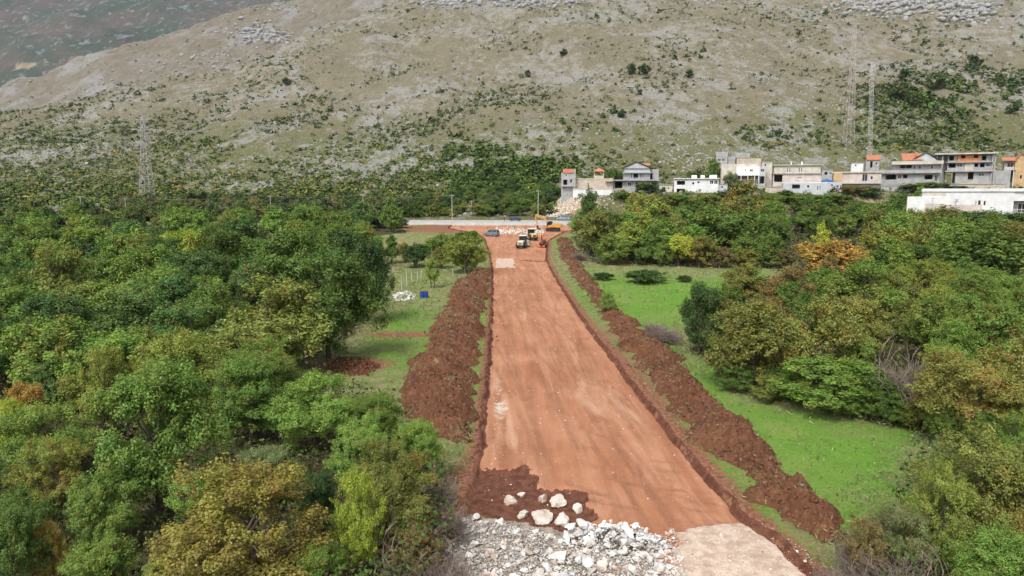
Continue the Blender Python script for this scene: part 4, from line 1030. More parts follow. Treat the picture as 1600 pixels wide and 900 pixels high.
for (a, b, w, lab) in ((880, 92, 15, 'lone dark bush high in the middle of the dry slope'), (825, 122, 12, 'lone small dark bush left of the paired bushes on the dry slope'), (986, 118, 18, 'left one of two bushes close together high on the slope'), (1008, 118, 20, 'right one of two bushes close together high on the slope'), (1078, 122, 15, 'dark bush right of the close pair on the slope'), (1410, 128, 20, 'round dark bush beside the green patch on the slope'), (1524, 108, 26, 'wide dark bush at the top of the green patch'), (1215, 214, 12, 'dark bush on the slope straight above the cream house'), (1582, 178, 18, 'dark bush at the picture edge above the ochre house'), (448, 134, 14, 'dark bush on the left shoulder of the dry slope'), (970, 186, 14, 'dark bush on the pale stones mid slope'), (1000, 150, 10, 'small dark bush under the close pair of bushes')):
    q = hill_hit(a, b)
    if q is None: continue
    cm, _ = proto(3, int(a) % 7); w_ = w/FPX*q[1]; o = link('hillside_shrub', cm, None, (q[0], q[1], q[2]-.3), a); o.scale = (w_, w_, w_*.85); o.color = (.06, .1, .028, 0); tag(o, lab, 'shrub', 'shrubs scattered over the hillside')
# ================================================================== MAIN ROAD, STONES
def main_road():
    t = NT('pale_road'); co = t.pos(); n = t.noise(.6, 5, co); n2 = t.noise(9, 4, co)
    t.col(t.mix(t.math('MULTIPLY', t.ramp(n2, .4, .7), .4), t.mix(t.ramp(n, .3, .7), (.3, .288, .265), (.39, .373, .345)), (.36, .33, .29))); t.bump(n2, .4, .03)
    X = np.linspace(-95, 75, 150); prof = [(225.2, -.5), (225.6, .3), (226.8, .72), (228.6, 1.0), (229.0, 1.06), (233, 1.16), (237, 1.2), (237.6, 1.1), (240, .2)]
    V = [(x, y, float(base_z(np.array(222.)))+h+.08*math.sin(x*.4)*(i < 3)) for x in X for i, (y, h) in enumerate(prof)]
    tag(link('main_road', mesh_from('main_road', np.array(V), grid_faces(len(X), len(prof)), [t.m], True)), kind='structure')
    line = NT('road_paint').m; line.node_tree.nodes['Principled BSDF'].inputs['Base Color'].default_value = (.75, .75, .72, 1)
    mb = MB(); z = float(base_z(np.array(222.)))+1.175
    for i in range(24): mb.box(-90+i*7, -86+i*7, 232.95, 233.1, z-.01, z+.004)
    tag(mb.build('road_marking', line), kind='structure')
main_road()
ROADZ = float(base_z(np.array(222.)))+1.13
M_WHITE = rock_mat('white_limestone', (.5, .485, .46), (.74, .73, .71), (.52, .44, .36))
M_STAIN = rock_mat('soil_stained_limestone', (.46, .4, .34), (.66, .6, .53), (.36, .2, .12))
M_GREY = rock_mat('grey_white_limestone', (.4, .375, .34), (.64, .615, .57), (.34, .25, .18))
RW = [rock_mesh('rock', M_WHITE, 400+i, 3, .22, .8) for i in range(5)]
RS = [rock_mesh('rock', M_STAIN, 420+i, 4, .3, .85) for i in range(5)]
RG = [rock_mesh('rock', M_GREY, 440+i, 3, .25, .75) for i in range(5)]
def rz_(x, y): return road_z(x, y) if 17 < y < 226 and road_l(y)-.5 < x < road_r(y)+.5 else float(ground_z(x, y))
def place_rock(me, px, py, wpx, label, parent=None, name='boulder', cat='boulder', group=None, lift=.28):
    p = on_ground(px, py); s = wpx/FPX*math.hypot(p[1], CAM_H)
    o = link(name, me, parent); o.location = (p[0], p[1], rz_(p[0], p[1])+s*lift); o.scale = (s*1.05, s*random.uniform(.8, 1.1), s*random.uniform(.75, 1.0))
    o.rotation_euler = (random.uniform(-.4, .4), random.uniform(-.4, .4), random.uniform(0, 6.28))
    if label: tag(o, label, cat, group)
    return o
for i, (a, b, w, lab) in enumerate(((796, 770, 25, 'rounded pale boulder nearest the corner of the dark soil patch'), (815, 762, 16, 'small pale boulder touching the rounded one on dark soil'),
        (848, 768, 18, 'flat pale boulder beside the tall cracked one on dark soil'), (873, 775, 28, 'tall cracked boulder stained with red soil'), (902, 784, 22, 'boulder with a dark hollow standing apart at the soil edge'),
        (819, 792, 24, 'brown-stained boulder closest to the white rubble'), (846, 798, 34, 'largest pale boulder in the middle of the dark soil'), (879, 803, 28, 'broad low pale boulder in front of the hollow one'))):
    place_rock(RS[i % 5], a, b, w*.9, lab, lift=.2, group='boulders lying on the dark soil patch')
for i, (a, b, w, lab) in enumerate(((875, 868, 25, 'clean white boulder alone below the white rock heap'), (855, 884, 19, 'white boulder left of the pair of white stones'), (904, 872, 15, 'smaller stone of the white pair below the heap'),
        (919, 878, 19, 'larger pointed stone of the white pair below the heap'), (937, 880, 15, 'greyish stone beside the white pair below the heap'), (880, 905, 30, 'big white boulder cut by the bottom of the picture'),
        (842, 906, 22, 'white stone at the bottom beside the big boulder'), (1033, 885, 22, 'pale brown-tinged boulder by the gravel ramp'), (725, 810, 17, 'flat white stone at the edge of the bare brush'),
        (743, 796, 15, 'pale stone beside the dark soil corner and brush'), (807, 898, 20, 'cluster-like white stone at the bottom of the rubble'), (805, 826, 13, 'white stone standing up in the middle of the rubble'))):
    place_rock(RW[i % 5], a, b, w, lab, group='white stones below the rock heap')
def in_px(P, a, b): return bool(in_poly(np.array(P, float), np.array(float(a)), np.array(float(b))))
def heap(name, label, poly, nparts, smin, smax, hmax, meshes, seed, nsmall, smat, ssize):
    rg = random.Random(seed); xs = [p[0] for p in poly]; ys = [p[1] for p in poly]
    c = on_ground(sum(xs)/len(xs), sum(ys)/len(ys)); e = empty(name, (c[0], c[1], rz_(c[0], c[1]))); tag(e, label, 'rubble')
    PP = np.array(poly, float)
    def pick():
        while True:
            a, b = rg.uniform(min(xs), max(xs)), rg.uniform(min(ys), max(ys))
            if in_px(poly, a, b):
                ed = float(poly_dist(PP, np.array([a]), np.array([b]))[0]); p = on_ground(a, b)
                return p, min(1, ed/13)
    for i in range(nparts):
        p, k = pick(); s = (smin+(smax-smin)*rg.random()**2.2)
        o = link('rock', meshes[rg.randrange(len(meshes))], e); zz = rz_(p[0], p[1])+hmax*k*rg.random()+s*.14
        o.location = (p[0]-c[0], p[1]-c[1], zz-e.location.z); o.scale = (s*rg.uniform(.8, 1.3), s*rg.uniform(.7, 1.1), s*rg.uniform(.6, 1))
        o.rotation_euler = (rg.uniform(-.6, .6), rg.uniform(-.6, .6), rg.uniform(0, 6.28))
    if nsmall:
        nrg = np.random.default_rng(seed); Q = []
        for i in range(nsmall):
            p, k = pick(); Q.append((p[0]-c[0], p[1]-c[1], rz_(p[0], p[1])+hmax*k*rg.random()*.8-e.location.z+.02))
        tag(link('small_stones', scatter_mesh('small_stones', LOW, np.array(Q), ssize*(.35+nrg.random(nsmall)**2), smat, nrg), e), kind='stuff')
    return e
heap('rock_heap', 'heap of clean white limestone blocks at the end of the red road', [(875, 842), (882, 826), (915, 820), (955, 817), (1000, 824), (1038, 838), (1048, 856), (1000, 866), (950, 862), (910, 856)], 260, .10, .46, .7, RW+RG[:1], 5, 900, M_GREY, .14)
heap('rubble_field', 'field of scattered grey-white rubble in front of the dark soil', [(700, 905), (702, 830), (735, 797), (790, 800), (860, 822), (880, 845), (1040, 862), (1075, 905)], 295, .1, .4, .1, RG+RW[:2]+RS[:4], 6, 4600, M_GREY, .1)
heap('gravel_fringe', 'fringe of loose stones along the pale gravel ramp', [(1030, 832), (1052, 815), (1075, 905), (1045, 905)], 60, .08, .22, .08, RG[:2]+RS[:2], 7, 500, M_STAIN, .09)
heap('gravel_ramp_stones', 'small loose stones scattered over the pale gravel ramp', [(1045, 820), (1190, 815), (1260, 862), (1290, 905), (1070, 905)], 40, .06, .18, .03, RS[:3], 8, 900, M_STAIN, .05)
heap('stone_pile', 'low pile of white building stones on the grass', [(613, 466), (622, 457), (640, 455), (652, 462), (650, 470), (620, 471)], 70, .2, .6, .8, RW, 9, 120, M_WHITE, .2)
heap('spoil_heap', 'low heap of bare red soil lumps on the grassy clearing', [(505, 575), (530, 558), (570, 558), (595, 572), (575, 588), (530, 588)], 0, .1, .3, .35, RS, 10, 900, M_CLOD, .28)
# loose stones on the road bed
def road_stones():
    rg = np.random.default_rng(55); n = 900; y = 30*(170/30)**rg.random(n); f = rg.random(n)**np.where(rg.random(n) < .6, 2.2, 1)
    x = road_l(y)+.7+(road_r(y)-road_l(y)-1.4)*f; P = np.array([(a, b, road_z(a, b)+.01) for a, b in zip(x, y)])
    tag(link('road_pebbles', scatter_mesh('road_pebbles', LOW, P, .03+.12*rg.random(n)**5*(y/45)**.4, M_STAIN, rg)), 'pale pebbles strewn over the red road bed', 'pebbles', kind='stuff')
road_stones()
# blasted rock on the slope below the white wall and along the head of the red road
def blast():
    rg = np.random.default_rng(56); Q = []
    while len(Q) < 1500:
        px, y = rg.uniform(838, 985), rg.uniform(240, 268); x = (px-800)/FPX*y; z = float(hill_at(x, y)); a, b = pix(x, y, z)
        if 848 < a < 975 and 308 < b < 340 and rg.random() < math.exp(-((a-888)/42)**2): Q.append((x, y, z+.1))
    M = rock_mat('peach_rubble', (.42, .33, .25), (.66, .58, .5))
    tag(link('blasted_rock', scatter_mesh('blasted_rock', LOW, np.array(Q), .25+1.0*rg.random(len(Q))**2.5, M, rg)), 'slope of blasted peach-coloured rock below the blank white wall', 'rubble', kind='stuff')
    Q = []
    for i in range(520):
        px, py = rg.uniform(775, 850), rg.normal(361, 2.6); p = on_ground(px, py); Q.append((p[0], p[1], rz_(p[0], p[1])+.15))
    tag(link('site_rubble', scatter_mesh('site_rubble', LOW, np.array(Q), .25+.75*rg.random(520)**2, M, rg)), 'band of broken rock across the head of the red road', 'rubble', kind='stuff')
blast()

# ================================================================== BUILDINGS
M_CONC = plain('raw_concrete', (.36, .355, .345), .9, 0, .14, .6)
M_CREAM = plain('cream_render', (.52, .475, .4), .9, 0, .15, .45)
M_WHT = plain('white_render', (.68, .68, .67), .9, 0, .1, .45)
M_PINK = plain('pinkish_render', (.54, .47, .42), .9, 0, .13, .45)
M_BLU = plain('pale_grey_render', (.46, .475, .49), .9, 0, .1, .5)
M_OCH = plain('ochre_render', (.52, .36, .19), .9, 0, .14, .5)
M_BRK = plain('hollow_clay_block', (.55, .25, .13), .9, 0, .15, 1.2)
M_TILE = plain('orange_roof_tile', (.47, .19, .105), .85, 0, .16, 1.5)
M_DKROOF = plain('dark_roof_edge', (.06, .06, .062), .8)
M_FRAME = plain('white_window_frame', (.7, .7, .7), .5)
M_STONE = rock_mat('terrace_stone', (.36, .31, .25), (.52, .46, .38))
def glass_mat():
    t = NT('window_glass'); t.col((.02, .025, .03)); t.p.inputs['Roughness'].default_value = .08; t.p.inputs['Specular IOR Level'].default_value = .6; return t.m
M_GLASS = glass_mat()
M_TARP = plain('blue_tarp', (.04, .14, .45), .5, 0, .2, 1)
M_STEEL = plain('galvanised_steel', (.42, .43, .44), .55, .4, .12, 3)
class House:
    """metres per pixel at the house's distance turn facade pixels into sizes; front face at y=0, depth along +y"""
    def __init__(s, name, label, cat, px, py, d, rz=0):
        p = at_depth(px, py, d); s.s = d/FPX*1.0; s.px, s.py = px, py
        th = -math.atan2(p[0], p[1])*(1.0 if cat == 'hall' else .85); s.e = empty(name, tuple(p), th); s.e.scale = (math.cos(th), 1, 1); tag(s.e, label, cat, 'houses of the village under the hill' if cat == 'house' else None)
    def X(s, a): return (a-s.px)*s.s
    def Z(s, b): return (s.py-b)*s.s
    def put(s, name, mb, mat, parent=None): return mb.build(name, mat, parent or s.e)
    def block(s, a0, a1, b0, b1, mat, y0=0., dep=8., holes=(), base=False, top=True, name='wall', th=.28):
        """walls from pixel a0..a1, bottom row b0 to top row b1, with real openings (a0,a1,b0,b1,kind) in the front"""
        x0, x1 = s.X(a0), s.X(a1); z0, z1 = s.Z(b0), s.Z(b1)
        if base: z0 -= 7 if base is True else base
        H = [(s.X(h[0]), s.X(h[1]), s.Z(h[2]), s.Z(h[3]), h[4]) for h in holes]
        xs = sorted({x0, x1, *[v for h in H for v in h[:2]]}); zs = sorted({z0, z1, *[v for h in H for v in h[2:4]]}); mb = MB()
        for i in range(len(xs)-1):
            run = None
            for j in range(len(zs)-1):
                cx, cz = (xs[i]+xs[i+1])/2, (zs[j]+zs[j+1])/2
                if any(h[0] < cx < h[1] and h[2] < cz < h[3] for h in H): continue
                mb.box(xs[i], xs[i+1], y0, y0+th, zs[j], zs[j+1])
        mb.box(x0+.002, x0+th, y0+th, y0+dep, z0, z1-.002); mb.box(x1-th, x1-.002, y0+th, y0+dep, z0, z1-.002); mb.box(x0+th, x1-th, y0+dep-th, y0+dep-.003, z0, z1-.002)
        if top: mb.box(x0+.01, x1-.01, y0+.01, y0+dep-.01, z1, z1+.22)
        for h in H:
            if h[2] > z0+.2: mb.box(h[0]-.0, h[1], y0+th, y0+dep*.8, h[2]-.15, h[2]-.02)
        w = s.put(name, mb, mat)
        for h in H:
            if h[4] == 'void': continue
            f = MB(); fw = .09; ya, yb = y0+.08, y0+.2
            f.box(h[0], h[0]+fw, ya, yb, h[2], h[3]); f.box(h[1]-fw, h[1], ya, yb, h[2], h[3]); f.box(h[0]+fw, h[1]-fw, ya, yb, h[2], h[2]+fw); f.box(h[0]+fw, h[1]-fw, ya, yb, h[3]-fw, h[3])
            if h[1]-h[0] > 1.1: m = (h[0]+h[1])/2; f.box(m-.04, m+.04, ya, yb, h[2]+fw, h[3]-fw)
            wo = s.put('door' if h[4] == 'door' else 'window', f, M_FRAME)
            g = MB(); g.box(h[0]+.03, h[1]-.03, y0+.13, y0+.15, h[2]+.03, h[3]-.03); s.put('pane', g, M_GLASS, wo)
        return w
    def slab(s, a0, a1, b0, b1, mat, y0=-1.2, dep=9.4, name='slab'):
        mb = MB(); mb.box(s.X(a0), s.X(a1), y0, y0+dep, s.Z(b0), s.Z(b1)); return s.put(name, mb, mat)
    def gable(s, a0, a1, beave, bapex, mat, y0=-.5, dep=9, wallmat=None, over=.4, apex=None):
        """gable facing the camera: two roof planes and the gable wall"""
        xm = s.X(apex) if apex else (s.X(a0)+s.X(a1))/2; x0, x1 = s.X(a0)-over, s.X(a1)+over; ze, za = s.Z(beave), s.Z(bapex)
        for (p, q, zz) in ((x0, xm, 1), (xm, x1, -1)):
            mb = MB(); A = (p, ze if zz == 1 else za); Bq = (q, za if zz == 1 else ze)
            mb.prism([A, Bq, (Bq[0], Bq[1]+.2), (A[0], A[1]+.2)], y0, y0+dep, 'y'); s.put('roof', mb, mat)
        if wallmat:
            mb = MB(); mb.prism([(s.X(a0), ze), (s.X(a1), ze), (xm, za-.05)], y0+.5, y0+.78, 'y'); s.put('gable_wall', mb, wallmat)
    def shed_roof(s, a0, a1, bf, bb, mat, y0=-.4, dep=5, name='roof'):
        mb = MB(); mb.prism([(y0, s.Z(bf)), (y0+dep, s.Z(bb)), (y0+dep, s.Z(bb)+.18), (y0, s.Z(bf)+.18)], s.X(a0), s.X(a1), 'x'); r = s.put(name, mb, mat)
        return r
    def tiles(s, roof, a0, a1, bf, bb, y0, dep):
        """tile courses laid over a pitched roof"""
        x0, x1 = s.X(a0), s.X(a1); n = 7
        for i in range(n):
            t0, t1 = i/n, (i+1)/n; mb = MB(); f = lambda t: (y0+dep*t, s.Z(bf)+(s.Z(bb)-s.Z(bf))*t)
            (ya, za), (yb, zb) = f(t0), f(t1)
            mb.prism([(ya, za+.19), (yb, zb+.19), (yb, zb+.23), (ya, za+.30)], x0-.05, x1+.05, 'x'); s.put('tile_course', mb, M_TILE, roof)
    def bar(s, name, a0, a1, b0, b1, y0, y1, mat, parent=None):
        mb = MB(); mb.box(s.X(a0), s.X(a1), y0, y1, s.Z(b0), s.Z(b1)); return s.put(name, mb, mat, parent)
    def rail(s, a0, a1, b0, b1, y, mat, n=8):
        mb = MB(); x0, x1, z0, z1 = s.X(a0), s.X(a1), s.Z(b0), s.Z(b1)
        mb.box(x0, x1, y-.04, y+.04, z1-.08, z1); mb.box(x0, x1, y-.03, y+.03, z0, z0+.06)
        for i in range(n+1): x = x0+(x1-x0)*i/n; mb.box(x-.03, x+.03, y-.025, y+.025, z0+.06, z1-.08)
        s.put('railing', mb, mat)
# grey tower house
h = House('house', 'narrow raw concrete house with a lean-to orange roof above the blank white wall', 'house', 877, 296, 256)
h.block(877, 899, 296, 271, M_CONC, dep=6, holes=((880, 886, 289, 281, 'void'), (883, 886, 276, 273, 'win'), (890, 894, 286, 280, 'win')), base=True)
r = h.shed_roof(879.5, 896, 271, 265, M_TILE, y0=-.2, dep=5); h.tiles(r, 879.5, 896, 271, 265, -.2, 5)
h.bar('side_wall', 896.5, 899, 271, 265, .2, 5.8, M_CONC); h.bar('balcony', 878, 897, 291.5, 290, -1.4, 0, M_CONC)
# terrace walls and pavilion
h = House('terrace_wall', 'pale stone terrace wall carrying the small tiled pavilion', 'wall', 900, 296, 258)
h.bar('wall', 900, 957, 296, 280, 0, 1.2, M_STONE); h.bar('coping', 899.6, 957.4, 280, 279, -.1, 1.3, M_CREAM); h.bar('footing', 896, 960, 320, 296, -.2, 2.5, M_STONE); h.bar('step_wall', 945, 957, 284, 281, -1.5, -.005, M_STONE)
h = House('pavilion', 'small open pavilion with orange hipped roof on the terrace wall', 'pavilion', 928, 281, 260)
h.block(928, 943, 281, 274.5, M_CREAM, dep=3.6, top=False)
mb = MB()
for a in (928.6, 942.4):
    for y in (.2, 3.4): mb = MB(); x = h.X(a); mb.box(x-.13, x+.13, y-.13, y+.13, h.Z(274.5), h.Z(268)); h.put('post', mb, M_CREAM)
mb = MB(); x0, x1, xm = h.X(926.5), h.X(944.8), h.X(935.6); z0, z1 = h.Z(268), h.Z(262.5)
mb.add([(x0, -.5, z0), (x1, -.5, z0), (x1, 4.1, z0), (x0, 4.1, z0), (xm, 1.8, z1), (x0, -.5, z0-.12), (x1, -.5, z0-.12), (x1, 4.1, z0-.12), (x0, 4.1, z0-.12)], [(0, 1, 4), (1, 2, 4), (2, 3, 4), (3, 0, 4), (5, 8, 7, 6), (0, 5, 6, 1), (1, 6, 7, 2), (2, 7, 8, 3), (3, 8, 5, 0)])
h.put('roof', mb, M_TILE)
h = House('blank_wall', 'blank white retaining wall above the blasted rock', 'wall', 895, 313, 252)
h.bar('wall', 895, 955, 322, 296, 0, .5, M_WHT); h.bar('coping', 894.6, 955.4, 296, 295, -.1, .6, M_CREAM); h.bar('backfill', 895.2, 954.8, 322, 297, .5, 8, M_STONE)
# gabled grey house
h = House('house', 'grey gabled two-storey house with dark verge and open garage', 'house', 959, 299, 258)
h.block(959, 1016, 299, 283, M_CONC, dep=10, holes=((960.5, 972, 294, 284, 'void'), (980, 986, 291, 285, 'win'), (992, 997, 294, 285, 'door')), base=True)
h.block(974, 1014, 281, 264, M_BLU, y0=1, dep=9, holes=((985, 987, 279, 271, 'win'), (989, 996, 279, 272, 'void'), (999, 1001, 279, 271, 'win'), (1002.5, 1004, 279, 271, 'win')), top=False)
h.slab(958, 1028, 283, 281.4, M_CONC, -1.5, 12); h.slab(972, 1016, 271.3, 270, M_CONC, -.5, 3, 'balcony_slab'); h.rail(974, 1014, 281.2, 277.5, -1.2, M_STEEL, 12)
h.gable(974, 1014, 264, 254, M_DKROOF, 0, 10, M_BLU, .8, 993)
r = h.shed_roof(1003, 1015.5, 259.5, 255.5, M_TILE, 2.5, 6)
h.block(1014.5, 1028, 281, 266, M_CONC, y0=3, dep=7, holes=((1015.5, 1018.5, 280, 271, 'void'),)); h.block(1016.5, 1028, 299, 283.2, M_CONC, y0=2, dep=8, holes=((1018, 1025, 296, 286, 'void'),), base=True, top=False)
# low house with water tanks
h = House('house', 'low flat-roofed white house with three water tanks on the roof', 'house', 1053, 302, 252)
h.block(1072, 1120, 293, 281, M_WHT, dep=9, holes=((1080, 1084, 289, 285, 'win'), (1088, 1092, 287, 284, 'win'), (1107, 1112.5, 288, 282.5, 'win'), (1113.5, 1119, 288, 282.5, 'win')), base=True)
h.block(1053, 1071.8, 302, 294, M_WHT, dep=9, holes=((1057, 1070, 301, 295, 'void'),), base=True)
h.block(1053, 1071.8, 293.4, 281, M_WHT, dep=9, holes=((1057, 1069.5, 289, 283, 'void'),), top=False)
h.slab(1052, 1121, 280.2, 279, M_FRAME, -.6, 10.4, 'roof')
for a, w in ((1080, 8), (1094, 6), (1107.5, 11)):
    mb = MB(); x0, x1 = h.X(a), h.X(a+w); z0 = h.Z(278.8); r = h.Z(275)-h.Z(278.8)
    n = 10; prof = [(4+r*1.1*math.cos(math.pi*i/n), z0+r*1.25*math.sin(math.pi*i/n)) for i in range(n+1)]
    mb.prism(prof, x0, x1, 'x'); h.put('water_tank', mb, M_WHT)
# small concrete house above
h = House('house', 'unfinished pale concrete house uppermost on the slope behind the white one', 'house', 1118, 254, 322)
h.block(1119, 1136, 256, 243, M_CONC, dep=7, holes=((1121, 1126, 252, 248, 'win'), (1127.5, 1132, 252, 248, 'win'), (1123, 1125, 246, 244, 'win')), base=2)
h.block(1118, 1136.5, 242.4, 238, M_CONC, y0=2.5, dep=6); h.block(1137, 1148, 256, 246, M_CONC, y0=1.5, dep=6, base=2)
h.block(1150, 1186, 256, 249, M_STONE, y0=-.5, dep=3, base=2); h.block(1150, 1172, 243.5, 239, M_CONC, y0=9, dep=2, base=.8)
# white house with pergola
h = House('house', 'white box house over a vine pergola beside the pink-beige house', 'house', 1127, 288, 262)
h.block(1127, 1184, 275, 257.5, M_CREAM, y0=4, dep=7, base=True); h.block(1149, 1184, 274, 262, M_WHT, y0=0, dep=6, holes=((1162, 1164, 268, 265, 'win'), (1169, 1174, 269, 265.5, 'win')))
h.block(1184.2, 1193, 288, 263, M_BLU, y0=.5, dep=6, holes=((1185.5, 1191, 269.5, 265, 'win'), (1184.8, 1192, 287, 276, 'void')), base=True)
h.slab(1134, 1184, 275.2, 274.2, M_WHT, -2.4, 6.2, 'terrace_slab'); h.block(1134, 1183.5, 288, 275.4, M_STONE, y0=2.2, dep=2, base=True, top=False)
for a in (1137, 1146, 1156, 1166, 1176, 1182): mb = MB(); x = h.X(a); mb.box(x-.12, x+.12, -2.3, -2.06, h.Z(292), h.Z(275.2)); h.put('pergola_post', mb, M_WHT)
rail = h.rail(1136, 1182, 288, 281, -2.0, M_STEEL, 16)
h.bar('parapet', 1134, 1184, 294, 287.6, -2.8, -2.4, M_STONE)
# outdoor stair block
h = House('stair_block', 'pale concrete outdoor stair between the white and the cream house', 'stairs', 1194, 290, 262)
for i in range(7): h.bar('step', 1193.6+i*1.8, 1195.4+i*1.8, 296, 262+i*4.2, 1+.05*i, 6, M_CREAM)
# big cream house
h = House('house', 'long cream two-storey house with open garage and two white chimneys', 'house', 1207, 299, 256)
h.block(1208, 1277, 271.5, 260, M_CREAM, dep=10, holes=((1227, 1229, 270, 263, 'win'), (1230.6, 1232.6, 270, 263, 'win'), (1244.5, 1246.5, 270, 263, 'win'), (1248, 1250, 270, 263, 'win')), top=False)
h.block(1207, 1279, 286, 272.6, M_PINK, y0=.3, dep=10, holes=((1208.5, 1221, 284.5, 273.8, 'void'), (1243.5, 1250, 279.5, 277.5, 'win')), base=True, top=False)
h.slab(1206, 1281, 272.4, 271.7, M_CREAM, -.3, 10.6); h.slab(1206.5, 1281, 259.9, 258.6, M_CREAM, -.6, 11.2, 'roof')
for a in (1233, 1249): h.bar('chimney', a, a+2, 258.5, 253.5, 3, 3.6, M_WHT)
h.block(1221, 1285, 300, 288, M_BLU, y0=-5, dep=5, holes=((1234.5, 1246, 295, 288.8, 'void'), (1256, 1260, 294, 290, 'win'), (1271, 1273, 298, 291, 'win'), (1274.3, 1276, 298, 291, 'win')), base=True)
h.bar('parapet', 1221, 1285, 286.9, 285.8, -5, -4.7, M_WHT); h.rail(1222, 1284, 285.8, 282.5, -4.85, M_STEEL, 14)
# shack with tarp
h = House('shack', 'small pale blue shack with a blue tarpaulin beside the cream house', 'shack', 1285, 299, 256)
h.block(1286, 1312, 300, 286, M_BLU, dep=5, holes=((1296, 1299, 292, 288, 'win'), (1304, 1308, 293, 290, 'win'), (1309, 1311.5, 293, 290, 'win')), base=True, y0=-4)
mb = MB(); n = 8; prof = [(h.X(1282+i*22/n), h.Z(285.3)+1.1*math.sin(math.pi*(i/n)**.6)+.12*(i % 2)) for i in range(n+1)]
mb.prism(prof+[(h.X(1304), h.Z(285.3)-.08), (h.X(1282), h.Z(285.3)-.08)], -2.8, .6, 'y'); h.put('tarpaulin', mb, M_TARP)
h.block(1301, 1314, 286, 272, M_OCH, y0=2, dep=5, base=True)
# pink house
h = House('house', 'low flat-roofed pinkish house with wide pale parapet roof', 'house', 1300, 288, 260)
h.block(1314, 1372, 287, 272, M_PINK, dep=8, holes=((1344, 1352, 284, 273, 'win'), (1356, 1360, 281, 276, 'win')), base=True)
h.slab(1298, 1373, 270.8, 269, M_CREAM, -.5, 10, 'roof'); h.slab(1313, 1374, 287.5, 286.6, M_CONC, -1.6, 3); h.rail(1343, 1372, 286.5, 282.5, -1.4, M_STEEL, 8)
# little tower with orange roof
h = House('house', 'tiny concrete tower house with a lean-to orange roof behind the pink house', 'house', 1352, 268, 303)
h.block(1352, 1372, 270, 251, M_CONC, dep=5, holes=((1358.5, 1362, 262, 252.5, 'void'), (1366, 1369, 258, 254, 'win')), base=True)
r = h.shed_roof(1353, 1373, 251, 243.5, M_TILE, -.4, 5.5); h.tiles(r, 1353, 1373, 251, 243.5, -.4, 5.5)
# house with orange gable
h = House('house', 'wide concrete house with orange gabled roof and long balcony slabs', 'house', 1372, 290, 266)
h.block(1374, 1460, 290, 273, M_CONC, dep=11, holes=((1382.5, 1398, 281, 273.8, 'void'), (1400, 1406, 280, 274, 'win'), (1408, 1414, 279, 273.8, 'void'), (1439, 1450, 281, 274.4, 'void'), (1453, 1458, 284, 274.5, 'win')), base=True)
h.block(1392, 1462, 267, 258, M_CONC, y0=1.5, dep=9, holes=((1403, 1411, 264, 259, 'void'), (1412, 1420, 264, 259, 'void'), (1422, 1426, 265, 260, 'win'), (1430, 1434, 265, 260, 'win'), (1447, 1451, 265, 260, 'win')))
h.slab(1371, 1461, 271.8, 266.8, M_CONC, -1.4, 2.8, 'balcony'); h.slab(1390, 1464, 258.5, 253.5, M_CREAM, -.4, 2.4, 'balcony'); h.slab(1384, 1416, 287.5, 281.2, M_CONC, -3.5, .4, 'terrace_wall')
h.block(1424, 1456, 256, 251, M_BLU, y0=4, dep=7, holes=((1446, 1449, 252.5, 251.3, 'win'),), top=False)
h.gable(1424, 1456, 251, 240.5, M_DKROOF, 3.5, 8, M_BLU, .8, 1441)
r = h.shed_roof(1407, 1437, 252, 241, M_TILE, 3.2, 7); h.tiles(r, 1407, 1437, 252, 241, 3.2, 7); h.bar('chimney', 1426, 1429, 244, 239, 6, 6.7, M_BRK)
# unfinished house with clay blocks
h = House('house', 'unfinished three-storey house with orange clay block panels between concrete floors', 'house', 1460, 287, 266)
h.block(1490, 1540, 290, 269.5, M_CONC, y0=.5, dep=9, holes=((1508, 1516, 281, 270.5, 'void'), (1523, 1531, 276, 272, 'win')), base=True)
h.block(1477, 1502, 267.5, 256, M_CONC, y0=.5, dep=9, holes=((1479, 1489, 263, 257, 'void'), (1491, 1499, 262, 257, 'win')))
h.block(1502.2, 1515, 269, 256, M_PINK, y0=.2, dep=5); h.block(1515.2, 1540, 267.5, 256, M_CONC, y0=.5, dep=9, holes=((1516, 1521, 262.5, 257, 'void'), (1524, 1530, 263, 257, 'void'), (1532, 1538, 262, 257, 'win')))
h.block(1477, 1491, 255, 243.5, M_CONC, y0=1.0, dep=8, holes=((1479, 1486, 252, 245, 'void'),)); h.block(1491.2, 1524, 255, 243.5, M_BRK, y0=.6, dep=8, holes=((1496, 1502, 249, 244.6, 'void'), (1514, 1520, 249, 244.6, 'void')))
h.block(1524.2, 1541, 255, 243.5, M_CONC, y0=1.0, dep=8, holes=((1526, 1532, 252.5, 245.5, 'void'),))
h.slab(1457, 1547, 243.2, 241.2, M_CREAM, -1, 11.5, 'roof'); h.slab(1474, 1542, 255.8, 254.9, M_CONC, -.6, 10); h.slab(1474, 1542, 269.4, 267.6, M_CONC, -.8, 10); h.rail(1514, 1540, 267.5, 263.5, -.7, M_STEEL, 9)
for a in (1461, 1469, 1540.5, 1544): mb = MB(); x = h.X(a); mb.box(x-.2, x+.2, 0, .4, h.Z(300), h.Z(243.2)); h.put('column', mb, M_CONC)
h.block(1459, 1476.8, 288, 243.4, M_CONC, y0=4, dep=6, holes=((1462, 1466, 275, 268, 'void'),), base=True, top=False)
h.block(1541, 1568, 288, 268, M_CONC, y0=1.2, dep=4, base=True, top=False, name='yard_wall')
